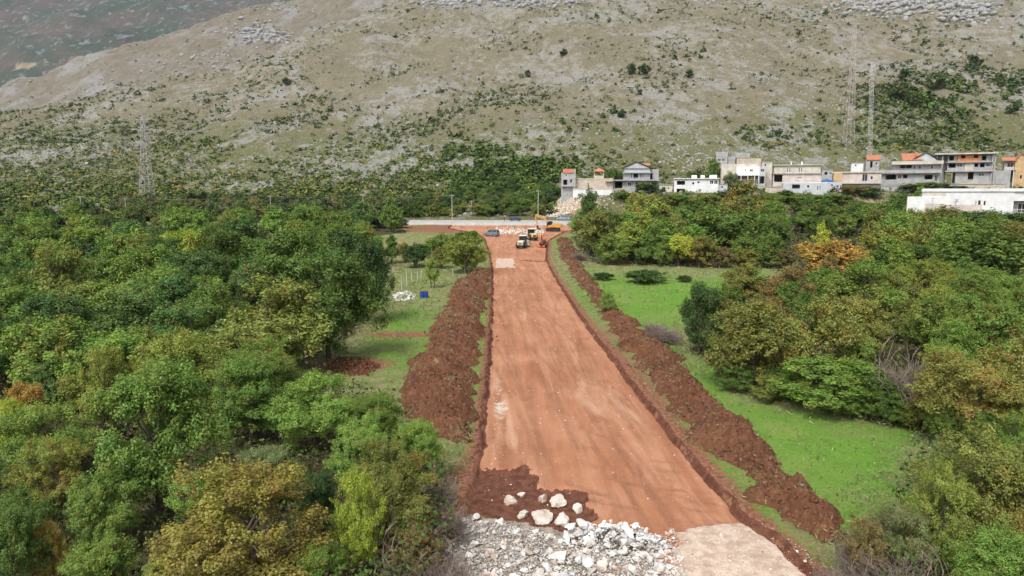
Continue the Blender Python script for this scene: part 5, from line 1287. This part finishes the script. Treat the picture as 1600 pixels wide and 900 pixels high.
# ochre house
h = House('house', 'ochre house with red-orange tiled roof at the edge of the village', 'house', 1567, 287, 264)
h.block(1582, 1625, 287, 256, M_OCH, dep=9, holes=((1596, 1600, 262, 256.6, 'win'), (1590, 1594, 280, 274, 'win'), (1600, 1606, 281, 273, 'win')), base=True)
h.gable(1580, 1616, 256, 242, M_TILE, -.4, 9.5, M_OCH, .5, 1590)
h.block(1567, 1582, 266, 252, M_PINK, y0=1, dep=7, holes=((1571, 1580, 262, 254.5, 'win'),)); h.slab(1565.5, 1584, 266.8, 266, M_CONC, -.6, 8.5); h.rail(1567, 1582, 265.9, 262, -.5, M_WHT, 7)
h.shed_roof(1563, 1584, 252.5, 246.5, M_TILE, -.6, 7)
for a in (1568, 1581): mb = MB(); x = h.X(a); mb.box(x-.15, x+.15, -.3, 0, h.Z(292), h.Z(266.8)); h.put('column', mb, M_WHT)
h.block(1569, 1581.6, 290, 267.2, M_CONC, y0=3, dep=5, holes=((1570, 1580, 283, 268.5, 'void'),), base=True, top=False)
# smaller buildings and walls between the houses
for (a0, a1, b0, b1, d, m, lab, cat, hl) in ((1030, 1050, 300, 290, 254, M_CREAM, 'small cream shed between gabled and tank-roofed house', 'shed', ((1034, 1039, 298, 292.5, 'void'), (1043, 1046, 296, 293, 'win'))),
        (1196, 1222, 299, 293, 250, M_STONE, 'low stone garden wall below the outdoor stair', 'wall', ()), (1376, 1420, 297, 291.5, 252, M_CONC, 'low concrete garden wall before the wide concrete house', 'wall', ()),
        (1480, 1562, 296, 289, 254, M_STONE, 'long stone retaining wall below the unfinished house', 'wall', ()), (1190, 1206, 262, 254, 290, M_CREAM, 'small cream hut on the slope behind the outdoor stair', 'hut', ((1194, 1197, 260, 256, 'win'),)),
        (1284, 1300, 275, 266, 282, M_CONC, 'small concrete hut behind the blue tarpaulin', 'hut', ((1288, 1292, 273, 269, 'void'),)), (1122, 1136, 296, 289, 250, M_BLU, 'pale blue annexe at the end of the tank-roofed house', 'annexe', ((1126, 1130, 294, 291, 'win'),)),
        (1330, 1348, 262, 256, 300, M_WHT, 'small white hut high above the pinkish house', 'hut', ((1335, 1338, 260, 257.5, 'win'),))):
    h = House('garden_wall' if cat == 'wall' else cat, lab, cat, a0, b0, d); h.block(a0, a1, b0, b1, m, dep=.6 if cat == 'wall' else 5, holes=hl, base=True); h.slab(a0-.5, a1+.5, b1-.7, b1-1.5, M_CONC, -.2, 1 if cat == 'wall' else 5.6, 'coping' if cat == 'wall' else 'roof')
# white hall
h = House('hall', 'long white flat-roofed hall with a recessed loggia and garage doors', 'hall', 1415, 345, 186)
h.block(1415, 1470.5, 350, 309, M_WHT, y0=-1, dep=12, base=True)
h.block(1438, 1570, 334, 300, M_WHT, y0=0, dep=18, holes=((1516.5, 1518.5, 320.5, 314, 'win'), (1520, 1524.5, 320.5, 313, 'win'), (1528, 1531.5, 320.5, 313.5, 'win')))
h.bar('beige_panel', 1439, 1473, 306.5, 300.2, -.06, -.004, M_CREAM); h.bar('beige_panel', 1471, 1527, 331, 319.5, -.06, -.004, M_PINK); h.bar('beige_panel', 1443, 1470.4, 331, 318, -1.06, -1.004, M_PINK)
h.slab(1437, 1640, 300, 295.5, M_WHT, -.3, 19, 'roof_edge')
h.block(1471, 1569, 352, 334.2, M_WHT, y0=.4, dep=12, holes=((1474, 1487, 346, 335.5, 'void'), (1491, 1504, 348, 336, 'void'), (1509, 1523, 349, 337, 'void')), base=True, top=False)
for a0, a1 in ((1474, 1487), (1491, 1504), (1509, 1523)): h.bar('garage_door', a0, a1, 349, 335.5, .62, .7, M_FRAME)
h.block(1570.2, 1640, 313.5, 300, M_WHT, y0=.2, dep=18, top=False); h.block(1570.2, 1640, 352, 335, M_WHT, y0=.2, dep=16, base=True)
h.bar('loggia_back', 1570.2, 1640, 335, 313.5, 3.2, 3.5, M_CREAM); h.rail(1571, 1638, 334.4, 325.5, .4, M_WHT, 26)
f = h.bar('window', 1578, 1590, 331, 317, 3.05, 3.19, M_FRAME); h.bar('pane', 1579, 1583.5, 330, 318, 3.0, 3.04, M_GLASS, f); h.bar('pane', 1584.5, 1589, 330, 318, 3.0, 3.04, M_GLASS, f)
# ================================================================== MACHINES, CARS, POLES
M_YEL = plain('yellow_machine_paint', (.62, .46, .14), .5, 0, .12, 2)
M_CRM = plain('cream_machine_paint', (.72, .66, .45), .5, 0, .1, 2)
M_AMB = plain('amber_machine_paint', (.55, .29, .06), .5, 0, .15, 2)
M_ORG = plain('orange_machine_paint', (.62, .15, .045), .5, 0, .15, 2)
M_BLK = plain('black_rubber', (.025, .025, .025), .85, 0, .2, 3)
M_DRK = plain('dark_machine_steel', (.06, .05, .045), .7, .3, .25, 3)
M_CABW = plain('white_cab_roof', (.75, .75, .73), .5, 0, .05, 2)
def wheel(parent, x, y, z, r, w, axis='y', rim=M_STEEL):
    """tyre with a rim set into it"""
    mb = MB(); n = 18; prof = [(r*.55, -w/2), (r*.93, -w/2), (r, -w*.32), (r, w*.32), (r*.93, w/2), (r*.55, w/2)]
    m = len(prof); V = []; F = []
    for i in range(n):
        a = 2*math.pi*i/n
        for q, s in prof:
            V.append((x+q*math.cos(a), y+s, z+q*math.sin(a)) if axis == 'y' else (x+s, y+q*math.cos(a), z+q*math.sin(a)))
    for i in range(n):
        for j in range(m): F.append((i*m+j, i*m+(j+1) % m, ((i+1) % n)*m+(j+1) % m, ((i+1) % n)*m+j))
    mb.add(V, F); t = mb.build('wheel', M_BLK, parent)
    mb = MB(); a, b = (((x, y-w*.36, z), (x, y+w*.36, z)) if axis == 'y' else ((x-w*.36, y, z), (x+w*.36, y, z))); mb.tube(a, b, r*.56, r*.56, 14); mb.tube(tuple(np.array(a)*1.0), b, r*.2, r*.2, 8); mb.build('rim', rim, t)
def stand(px, py): p = on_ground(px, py); return (p[0], p[1], rz_(p[0], p[1]))
def roller(px, py, rz, label, paint, roofm):
    """single-drum soil compactor: -y is the engine end, +y the drum"""
    e = empty('road_roller', stand(px, py), rz); tag(e, label, 'roller', 'machines working on the red road')
    wheel(e, -.86, -.75, .74, .74, .5, 'x', paint); wheel(e, .86, -.75, .74, .74, .5, 'x', paint)
    mb = MB(); mb.prism([(-2.35, .75), (-2.25, 1.5), (-1.7, 1.72), (.05, 1.75), (.05, .75)], -.62, .62, 'x'); hood = mb.build('hood', paint, e, bevel=.06)
    for i in range(6): mb = MB(); mb.box(-.42+i*.15, -.34+i*.15, -2.39, -2.3, .92, 1.42); mb.build('grille_bar', M_DRK, hood)
    mb = MB(); mb.box(-.95, .95, -2.62, -2.3, .42, .82); mb.build('bumper', M_BLK, e, bevel=.05)
    for s in (-1, 1): mb = MB(); mb.box(s*.52-.09, s*.52+.09, -2.37, -2.3, 1.46, 1.58); mb.build('headlight', M_FRAME, e)
    mb = MB(); mb.box(-.75, .75, .05, 1.35, .8, 1.25); mb.build('cab_floor', paint, e, bevel=.04)
    for x in (-.7, .7):
        for y in (.12, 1.28): mb = MB(); mb.box(x-.05, x+.05, y-.05, y+.05, 1.25, 2.75); mb.build('cab_post', M_BLK, e)
    mb = MB(); mb.box(-.66, .66, .14, 1.26, 1.27, 2.72); mb.build('cab_glass', M_GLASS, e)
    mb = MB(); mb.box(-.85, .85, -.05, 1.45, 2.75, 2.92); mb.build('cab_roof', roofm, e, bevel=.06)
    mb = MB(); mb.box(-.4, .4, 1.35, 2.1, .6, 1.0); mb.build('hitch', M_DRK, e)
    for s in (-1, 1): mb = MB(); mb.box(s*1.12-.09, s*1.12+.09, 1.9, 3.7, .5, .95); mb.build('drum_yoke', paint, e, bevel=.03)
    mb = MB(); mb.box(-1.2, 1.2, 1.75, 2.0, .5, .95); mb.build('drum_frame', paint, e)
    mb = MB(); mb.tube((-1.02, 2.95, .76), (1.02, 2.95, .76), .76, .76, 24); mb.build('drum', M_STEEL, e)
roller(816, 386, R(-14), 'road roller with black cab windows nearest the camera on the red road', M_CRM, M_CABW)
roller(831, 374, R(16), 'cream-yellow road roller right behind the nearest one', M_YEL, M_CABW)
def track(parent, x, L, h, w):
    mb = MB(); r = h/2; n = 8
    prof = [(-L/2+r+r*math.cos(math.pi/2+math.pi*i/n), r+r*math.sin(math.pi/2+math.pi*i/n)) for i in range(n+1)]+[(L/2-r+r*math.cos(-math.pi/2+math.pi*i/n), r+r*math.sin(-math.pi/2+math.pi*i/n)) for i in range(n+1)]
    mb.prism(prof, x-w/2, x+w/2, 'x'); t = mb.build('track', M_BLK, parent)
    for i in range(5): mb = MB(); y = -L/2+r+(L-2*r)*i/4; mb.tube((x-w*.54, y, r*.9), (x+w*.54, y, r*.9), r*.55, r*.55, 10); mb.build('track_roller', M_DRK, t)
def limb(parent, name, pts, w, mat):
    """box-section arm through (y, z, height) points"""
    mb = MB()
    for (a, b) in zip(pts[:-1], pts[1:]):
        d = np.array([b[0]-a[0], b[1]-a[1]]); nrm = np.array([-d[1], d[0]])/np.linalg.norm(d)
        q = [(a[0]+nrm[0]*a[2]/2, a[1]+nrm[1]*a[2]/2), (b[0]+nrm[0]*b[2]/2, b[1]+nrm[1]*b[2]/2), (b[0]-nrm[0]*b[2]/2, b[1]-nrm[1]*b[2]/2), (a[0]-nrm[0]*a[2]/2, a[1]-nrm[1]*a[2]/2)]
        mb.prism(q, -w/2, w/2, 'x')
    return mb.build(name, mat, parent)
def excavator(loc, rz, label, paint, k=1.0, boom=None, stick=None, blade=False):
    """+y is the way it faces"""
    e = empty('excavator', loc, rz); e.scale = (k, k, k); tag(e, label, 'excavator', 'machines working on the red road')
    track(e, -1.05, 4.1, .95, .6); track(e, 1.05, 4.1, .95, .6)
    mb = MB(); mb.box(-.8, .8, -1.2, 1.2, .45, .9); mb.tube((0, 0, .9), (0, 0, 1.15), .7, .7, 16); mb.build('undercarriage', M_DRK, e)
    mb = MB(); mb.prism([(-2.4, 1.2), (-2.55, 1.5), (-2.5, 2.2), (-2.2, 2.35), (.2, 2.2), (1.5, 2.0), (1.5, 1.15), (-2.0, 1.15)], -1.3, 1.3, 'x'); mb.build('body', paint, e, bevel=.1)
    mb = MB(); mb.box(-1.2, 1.2, -2.75, -2.3, 1.25, 2.05); mb.build('counterweight', paint, e, bevel=.12)
    mb = MB(); mb.prism([(.1, 2.0), (.1, 3.0), (1.2, 3.0), (1.75, 2.3), (1.7, 1.25), (.1, 1.25)], -1.28, -.35, 'x'); cab = mb.build('cab', M_DRK, e, bevel=.04)
    mb = MB(); mb.prism([(.2, 2.1), (.2, 2.9), (1.15, 2.9), (1.62, 2.3), (1.6, 1.7), (.2, 1.9)], -1.30, -.33, 'x'); mb.build('cab_window', M_GLASS, cab)
    b = boom or [(1.0, 1.7, .5), (2.6, 3.9, .62), (5.2, 4.6, .36)]; limb(e, 'boom', b, .42, paint)
    s = stick or [(5.0, 4.9, .45), (5.35, 3.9, .4), (4.6, 1.7, .26)]; limb(e, 'stick', s, .34, paint)
    bx, bz = s[-1][0], s[-1][1]
    mb = MB(); mb.prism([(bx+.1, bz), (bx+.35, bz-.5), (bx+.1, bz-1.1), (bx-.5, bz-1.25), (bx-.85, bz-.9), (bx-.6, bz-.85), (bx-.25, bz-.9), (bx-.1, bz-.5)], -.55, .55, 'x'); bu = mb.build('bucket', M_DRK, e)
    for i in range(4): mb = MB(); mb.box(-.5+i*.31, -.42+i*.31, bx-1.05, bx-.8, bz-.98, bz-.88); mb.build('tooth', M_STEEL, bu)
    m = b[1]; mb = MB(); mb.tube((.3, 1.4, 1.6), (.3, m[0]-.1, m[1]-.2), .09, .07, 8); mb.tube((-.3, 1.4, 1.6), (-.3, m[0]-.1, m[1]-.2), .09, .07, 8); mb.build('boom_cylinder', M_STEEL, e)
    mb = MB(); mb.tube((0, m[0]+.3, m[1]+.45), (0, s[0][0], s[0][1]+.1), .08, .07, 8); mb.build('stick_cylinder', M_STEEL, e)
    if blade: mb = MB(); mb.prism([(2.2, .1), (2.35, .5), (2.25, .95), (2.35, .95), (2.47, .5), (2.32, .1)], -1.35, 1.35, 'x'); mb.box(-.7, -.5, 1.1, 2.25, .4, .6); mb.box(.5, .7, 1.1, 2.25, .4, .6); mb.build('dozer_blade', paint, e)
    return e
p = stand(864, 360)
excavator((p[0], p[1], p[2]), R(78), 'amber excavator with raised brown arm digging beside the pale road', M_AMB)
p = stand(848, 385)
excavator((p[0], p[1], p[2]), R(165), 'small orange mini excavator with folded arm beside the rollers', M_ORG, .62, [(1.0, 1.6, .5), (1.9, 3.9, .6), (3.2, 5.0, .36)], [(3.0, 5.2, .42), (3.5, 4.2, .36), (3.3, 2.2, .26)], True)
def car(loc, rz, label, col, suv=False, L=4.3):
    """nose towards +x"""
    paint = plain('car_paint', col, .3, .2, .06, 1, .5); e = empty('car', loc, rz); tag(e, label, 'car', 'cars near the building site')
    hh = .2 if suv else 0; a = L/2
    mb = MB(); mb.prism([(-a, .35), (-a-.02, .75), (-a+.12, .95+hh), (a-1.25, .95+hh), (a-.25, .8+hh), (a, .62), (a-.02, .33), (a-.4, .25), (-a+.4, .25)], -.86, .86, 'y')
    mb.build('body', paint, e, bevel=.08)
    x = (-a+.25, -a+.65, a-1.75, a-1.05) if not suv else (-a+.1, -a+.35, a-1.7, a-1.1); z0, z1 = .94+hh, 1.45+hh*1.6
    mb = MB(); mb.hexa([(x[0], -.8, z0), (x[3], -.8, z0), (x[3], .8, z0), (x[0], .8, z0)], [(x[1], -.6, z1), (x[2], -.6, z1), (x[2], .6, z1), (x[1], .6, z1)]); mb.build('window_band', M_GLASS, e)
    mb = MB(); mb.hexa([(x[1]-.06, -.63, z1), (x[2]+.06, -.63, z1), (x[2]+.06, .63, z1), (x[1]-.06, .63, z1)], [(x[1]+.1, -.55, z1+.07), (x[2]-.1, -.55, z1+.07), (x[2]-.1, .55, z1+.07), (x[1]+.1, .55, z1+.07)]); mb.build('roof', paint, e)
    for s in (-1, 1):
        for t0, t1 in ((x[0], x[1]), (x[3], x[2]), ((x[0]+x[3])/2, (x[1]+x[2])/2)): mb = MB(); mb.tube((t0, s*.81, z0), (t1, s*.61, z1), .045, .045, 5); mb.build('pillar', paint, e)
        for w in (-a+.8, a-.85): wheel(e, w, s*.76, .32, .32+hh*.2, .2)
        mb = MB(); mb.box(a-.16, a-.02, s*.62-.16, s*.62+.16, .6, .72); mb.build('headlight', M_FRAME, e)
        mb = MB(); mb.box(-a-.04, -a+.05, s*.66-.12, s*.66+.12, .72, .88); mb.build('tail_light', M_TAIL, e)
M_TAIL = plain('red_lamp', (.35, .02, .02), .4)
x = at_depth(805, 347, 232.); car((x[0], 231.5, ROADZ+.06), R(2), 'dark blue car driving on the pale road', (.03, .045, .09))
x = at_depth(880, 345, 234.); car((x[0], 234.4, ROADZ+.08), R(178), 'pale blue-grey car on the pale road behind the excavator', (.25, .34, .42))
p = stand(768, 368); car(p, R(155), 'grey estate car parked alone on the red dirt', (.16, .2, .24), True)
p = at_depth(1524, 286, 262.); car(tuple(p), R(5), 'pale turquoise car parked in front of the concrete yard wall', (.38, .5, .5))
mb = MB(); mb.box(-9, 9, -3, 3, -6, -.01); o = mb.build('parking_terrace', M_STONE); o.location = tuple(p); tag(o, 'stone terrace under the pale turquoise car', 'terrace')
# person beside the pale road
def person():
    t = NT('worker_clothes'); co = t.obj(); s = t.n.new('ShaderNodeSeparateXYZ'); t.L(co, s.inputs[0]); z = s.outputs[2]
    c = t.mix(t.math('GREATER_THAN', z, .9), (.03, .035, .05), (.16, .03, .03)); c = t.mix(t.math('GREATER_THAN', z, 1.47), c, (.42, .25, .18)); c = t.mix(t.math('GREATER_THAN', z, 1.68), c, (.03, .02, .015)); t.col(c)
    J = [(0, 0, .95), (0, 0, 1.2), (0, 0, 1.42), (0, .01, 1.52), (0, .02, 1.62), (0, .01, 1.74), (-.1, 0, .9), (-.11, .02, .5), (-.12, 0, .08), (-.12, .16, .04), (.1, 0, .9), (.12, -.03, .5), (.14, -.1, .08), (.14, .06, .04), (-.2, 0, 1.4), (-.26, -.02, 1.12), (-.25, .1, .88), (.2, 0, 1.4), (.27, -.02, 1.12), (.26, .1, .88), (-.25, .14, .8), (.26, .14, .8)]
    E = [(0, 1), (1, 2), (2, 3), (3, 4), (4, 5), (0, 6), (6, 7), (7, 8), (8, 9), (0, 10), (10, 11), (11, 12), (12, 13), (2, 14), (14, 15), (15, 16), (2, 17), (17, 18), (18, 19), (16, 20), (19, 21)]
    rad = [.15, .14, .16, .06, .1, .08, .1, .065, .05, .04, .1, .065, .05, .04, .075, .05, .04, .075, .05, .04, .03, .03]
    me = bpy.data.meshes.new('person'); me.from_pydata(J, E, []); me.materials.append(t.m); o = link('person', me)
    m = o.modifiers.new('skin', 'SKIN'); o.modifiers.new('sub', 'SUBSURF').levels = 1; o.modifiers['sub'].render_levels = 1
    for v, r in zip(me.skin_vertices[0].data, rad): v.radius = (r, r*.8)
    me.skin_vertices[0].data[0].use_root = True
    q = at_depth(788, 349, 227.); o.location = (q[0], 228.9, ROADZ-.08); o.rotation_euler = (0, 0, 2.4)
    tag(o, 'person in dark red top standing at the edge of the pale road', 'person')
person()
# poles and wires
M_POLE = plain('grey_wood_pole', (.4, .39, .35), .9, 0, .12, 3)
def pole(px, ytop, ybase, d, label, arm=True):
    a = at_depth(px, ytop, d); b = at_depth(px, ybase, d); z0 = min(b[2], surf(b[0], b[1]))-.3; H = a[2]-z0
    e = empty('utility_pole', (a[0], d, z0)); tag(e, label, 'utility pole', 'utility poles along the pale road')
    mb = MB(); mb.tube((0, 0, 0), (0, 0, H), .17, .1, 8); mb.build('mast', M_POLE, e)
    if arm:
        mb = MB(); mb.box(-.8, .8, -.06, .06, H-.45, -.33+H); mb.build('crossarm', M_STEEL, e)
        for x in (-.7, .7): mb = MB(); mb.tube((x, 0, H-.33), (x, 0, H-.1), .05, .03, 6); mb.build('insulator', M_FRAME, e)
    return np.array([a[0], d, a[2]-.15])
tops = [pole(125, 306, 326, 236, 'short utility pole at the foot of the slope near the picture edge'), pole(195, 309, 326, 240, 'utility pole just beside the big pylon'), pole(422, 305, 326, 238, 'lone utility pole above the middle of the wood'), pole(567, 303, 362, 221, 'tall utility pole rising behind the wood corner'),
        pole(706, 304, 348, 238, 'tall utility pole behind the pale road left of the cars'), pole(737, 313, 338, 250, 'shorter utility pole in the thicket above the pale road'), pole(841, 297, 338, 241, 'utility pole directly behind the excavator arm'), pole(935, 327, 373, 196, 'pale utility pole standing before the dark trees')]
def wire(a, b, sag, label):
    mb = MB(); n = 12; P = [a+(b-a)*i/n-np.array([0, 0, sag*4*(i/n)*(1-i/n)]) for i in range(n+1)]
    for p, q in zip(P[:-1], P[1:]): mb.tube(p, q, .014, .014, 4, False)
    tag(mb.build('power_line', M_STEEL), label, 'wire', 'overhead wires')
for i, j, l in ((0, 1, 'overhead wire running to the big pylon side'), (1, 2, 'overhead wire above the far edge of the wood'), (2, 3, 'overhead wire ending at the wood corner pole'), (3, 4, 'overhead wire above the left stretch of pale road'), (4, 5, 'overhead wire into the thicket pole'), (5, 6, 'overhead wire above the cars'), (6, 7, 'overhead wire above the excavator')):
    wire(tops[i], tops[j], .8, l)
def lattice(name, label, px, ytop, ybase, d, wb, wt, mat, arms, r=.07, lean=0, panels=11, cat='pylon', ladder=False):
    b = at_depth(px, ybase, d); a = at_depth(px+lean, ytop, d); z0 = min(b[2], surf(b[0], d))-.4; H = a[2]-z0; dx = a[0]-b[0]
    e = empty(name, (b[0], d, z0)); tag(e, label, cat)
    P = lambda sx, sy, t: np.array([dx*t+sx*(wb+(wt-wb)*t**.8)/2, sy*(wb+(wt-wb)*t**.8)/2, H*t])
    for sx, sy in ((-1, -1), (1, -1), (1, 1), (-1, 1)):
        mb = MB()
        for i in range(panels): mb.tube(P(sx, sy, i/panels), P(sx, sy, (i+1)/panels), r, r, 4, False)
        mb.build('leg', mat, e)
    mb = MB(); C4 = [(-1, -1), (1, -1), (1, 1), (-1, 1)]
    for i in range(panels):
        t0, t1 = i/panels, (i+1)/panels
        for k in range(4):
            p, q = C4[k], C4[(k+1) % 4]
            if not ladder: mb.tube(P(*p, t0), P(*q, t1), r*.6, r*.6, 3, False); mb.tube(P(*q, t0), P(*p, t1), r*.6, r*.6, 3, False)
            mb.tube(P(*p, t1), P(*q, t1), r*.6, r*.6, 3, False)
    mb.build('bracing', mat, e)
    for t, w in arms:
        mb = MB(); c = np.array([dx*t, 0, H*t])
        for s in (-1, 1):
            tip = c+np.array([s*w, 0, .2]); mb.tube(c+np.array([s*wt*.5, -.3, 0]), tip, r, r*.7, 4, False); mb.tube(c+np.array([s*wt*.5, .3, 0]), tip, r, r*.7, 4, False); mb.tube(c+np.array([s*wt*.5, 0, 1.2]), tip, r*.8, r*.7, 4, False)
        am = mb.build('crossarm', mat, e)
        for s in (-1, 1): mb = MB(); tp = c+np.array([s*w, 0, .1]); mb.tube(tp, tp-np.array([0, 0, 1.3]), .09, .09, 6); mb.build('insulator', M_DRK, am)
M_PYL = plain('weathered_pylon_steel', (.46, .43, .41), .7, .1, .15, 1)
M_PYR = plain('faded_red_white_steel', (.50, .42, .39), .7, .1, .15, .3)
lattice('pylon', 'big lattice pylon rising behind the wood on the stony slope', 231, 180, 322, 285, 5.2, 1.0, M_PYL, ((.70, 4.5), (.84, 5.2), (.95, 3.2)), .105, -8, 12)
lattice('pylon', 'tall faded lattice pylon standing on the hillside above the village', 1328, 38, 190, 345, 4.4, 1.0, M_PYR, ((.62, 5), (.78, 6), (.92, 4)), .08, 8, 15)
lattice('mast', 'slim white lattice mast beside the tall hillside pylon', 1362, 98, 202, 330, 1.3, 1.15, M_FRAME, (), .055, 1, 24, 'mast', True)
# field stakes, barrels
for i, (a, t, b, w) in enumerate(((593, 457, 474, 'nearest the white stone pile, first'), (600, 456, 471, 'near the white stone pile, second'), (605, 454, 469, 'near the white stone pile, third'), (614, 417, 428, 'beside the slim dark tree'), (628, 432, 453, 'just above the white stone pile'), (636, 419, 447, 'tallest, above the white stone pile'),
        (644, 425, 441, 'in the row before the dark tree, first'), (652, 424, 441, 'in the row before the dark tree, second'), (658, 421, 434, 'in the row before the dark tree, third'), (708, 420, 433, 'alone beside the head of the soil bank'))):
    p = on_ground(a, b); q = ray(a, t); H = CAM_H+q[2]/q[1]*p[1]-p[2]; mb = MB(); mb.prism([(-.05, -.05), (.05, -.05), (.05, .05), (-.05, .05)], -.3, H-.1, 'z'); mb.tube((0, 0, H-.1), (0, 0, H), .065, .01, 4)
    o = mb.build('fence_stake', M_POLE); o.location = tuple(p); o.rotation_euler = (random.uniform(-.06, .06), random.uniform(-.06, .06), 0); tag(o, 'pale wooden fence stake '+w, 'stake', 'fence stakes on the grass')
M_BLUE = plain('blue_plastic', (.02, .055, .24), .45, 0, .08, 3)
for a, l in ((660, 'blue barrel on the grass nearer the white stone pile'), (665.5, 'blue barrel on the grass nearer the soil bank')):
    p = on_ground(a, 466); e = empty('barrel', tuple(p)); tag(e, l, 'barrel', 'pair of blue barrels'); mb = MB()
    for (z0, r0, z1, r1) in ((0, .27, .1, .3), (.1, .3, .3, .31), (.3, .33, .34, .33), (.34, .31, .58, .31), (.58, .33, .62, .33), (.62, .31, .82, .3), (.82, .3, .9, .27)): mb.tube((0, 0, z0), (0, 0, z1), r0, r1, 16)
    mb.build('drum', M_BLUE, e); mb = MB(); mb.tube((0, 0, .9), (0, 0, .94), .28, .28, 16); mb.build('lid', M_DRK, e)
# flood-light poles by the hall
for i, (a, t, w) in enumerate(((1455, 310, 'first'), (1492, 312, 'second'), (1535.5, 308, 'third'))):
    p = at_depth(a, 340, 180.); q = at_depth(a, t, 180.); e = empty('light_pole', (p[0], 180., p[2]-5)); H = q[2]-p[2]+5; tag(e, 'slim light pole in front of the white hall, %s from its low end' % w, 'light pole', 'light poles by the hall')
    mb = MB(); mb.tube((0, 0, 0), (0, 0, H), .09, .06, 8); mb.build('mast', M_STEEL, e); mb = MB(); mb.box(-.45, .45, -.12, .12, H, H+.12); mb.build('lamp_head', M_STEEL, e)
# ================================================================== HAZE
def haze():
    m = bpy.data.materials.new('haze'); m.use_nodes = True; n = m.node_tree.nodes; n.remove(n['Principled BSDF'])
    v = n.new('ShaderNodeVolumePrincipled'); v.inputs['Color'].default_value = (.64, .76, .95, 1); v.inputs['Density'].default_value = HAZE; v.inputs['Anisotropy'].default_value = .2
    m.node_tree.links.new(v.outputs[0], n['Material Output'].inputs['Volume'])
    mb = MB(); mb.box(-6200, 2200, -60, 4400, -40, 1750); tag(mb.build('haze', m), 'thin bluish air haze over the valley', 'haze', kind='stuff')
HAZE = .00005
haze()
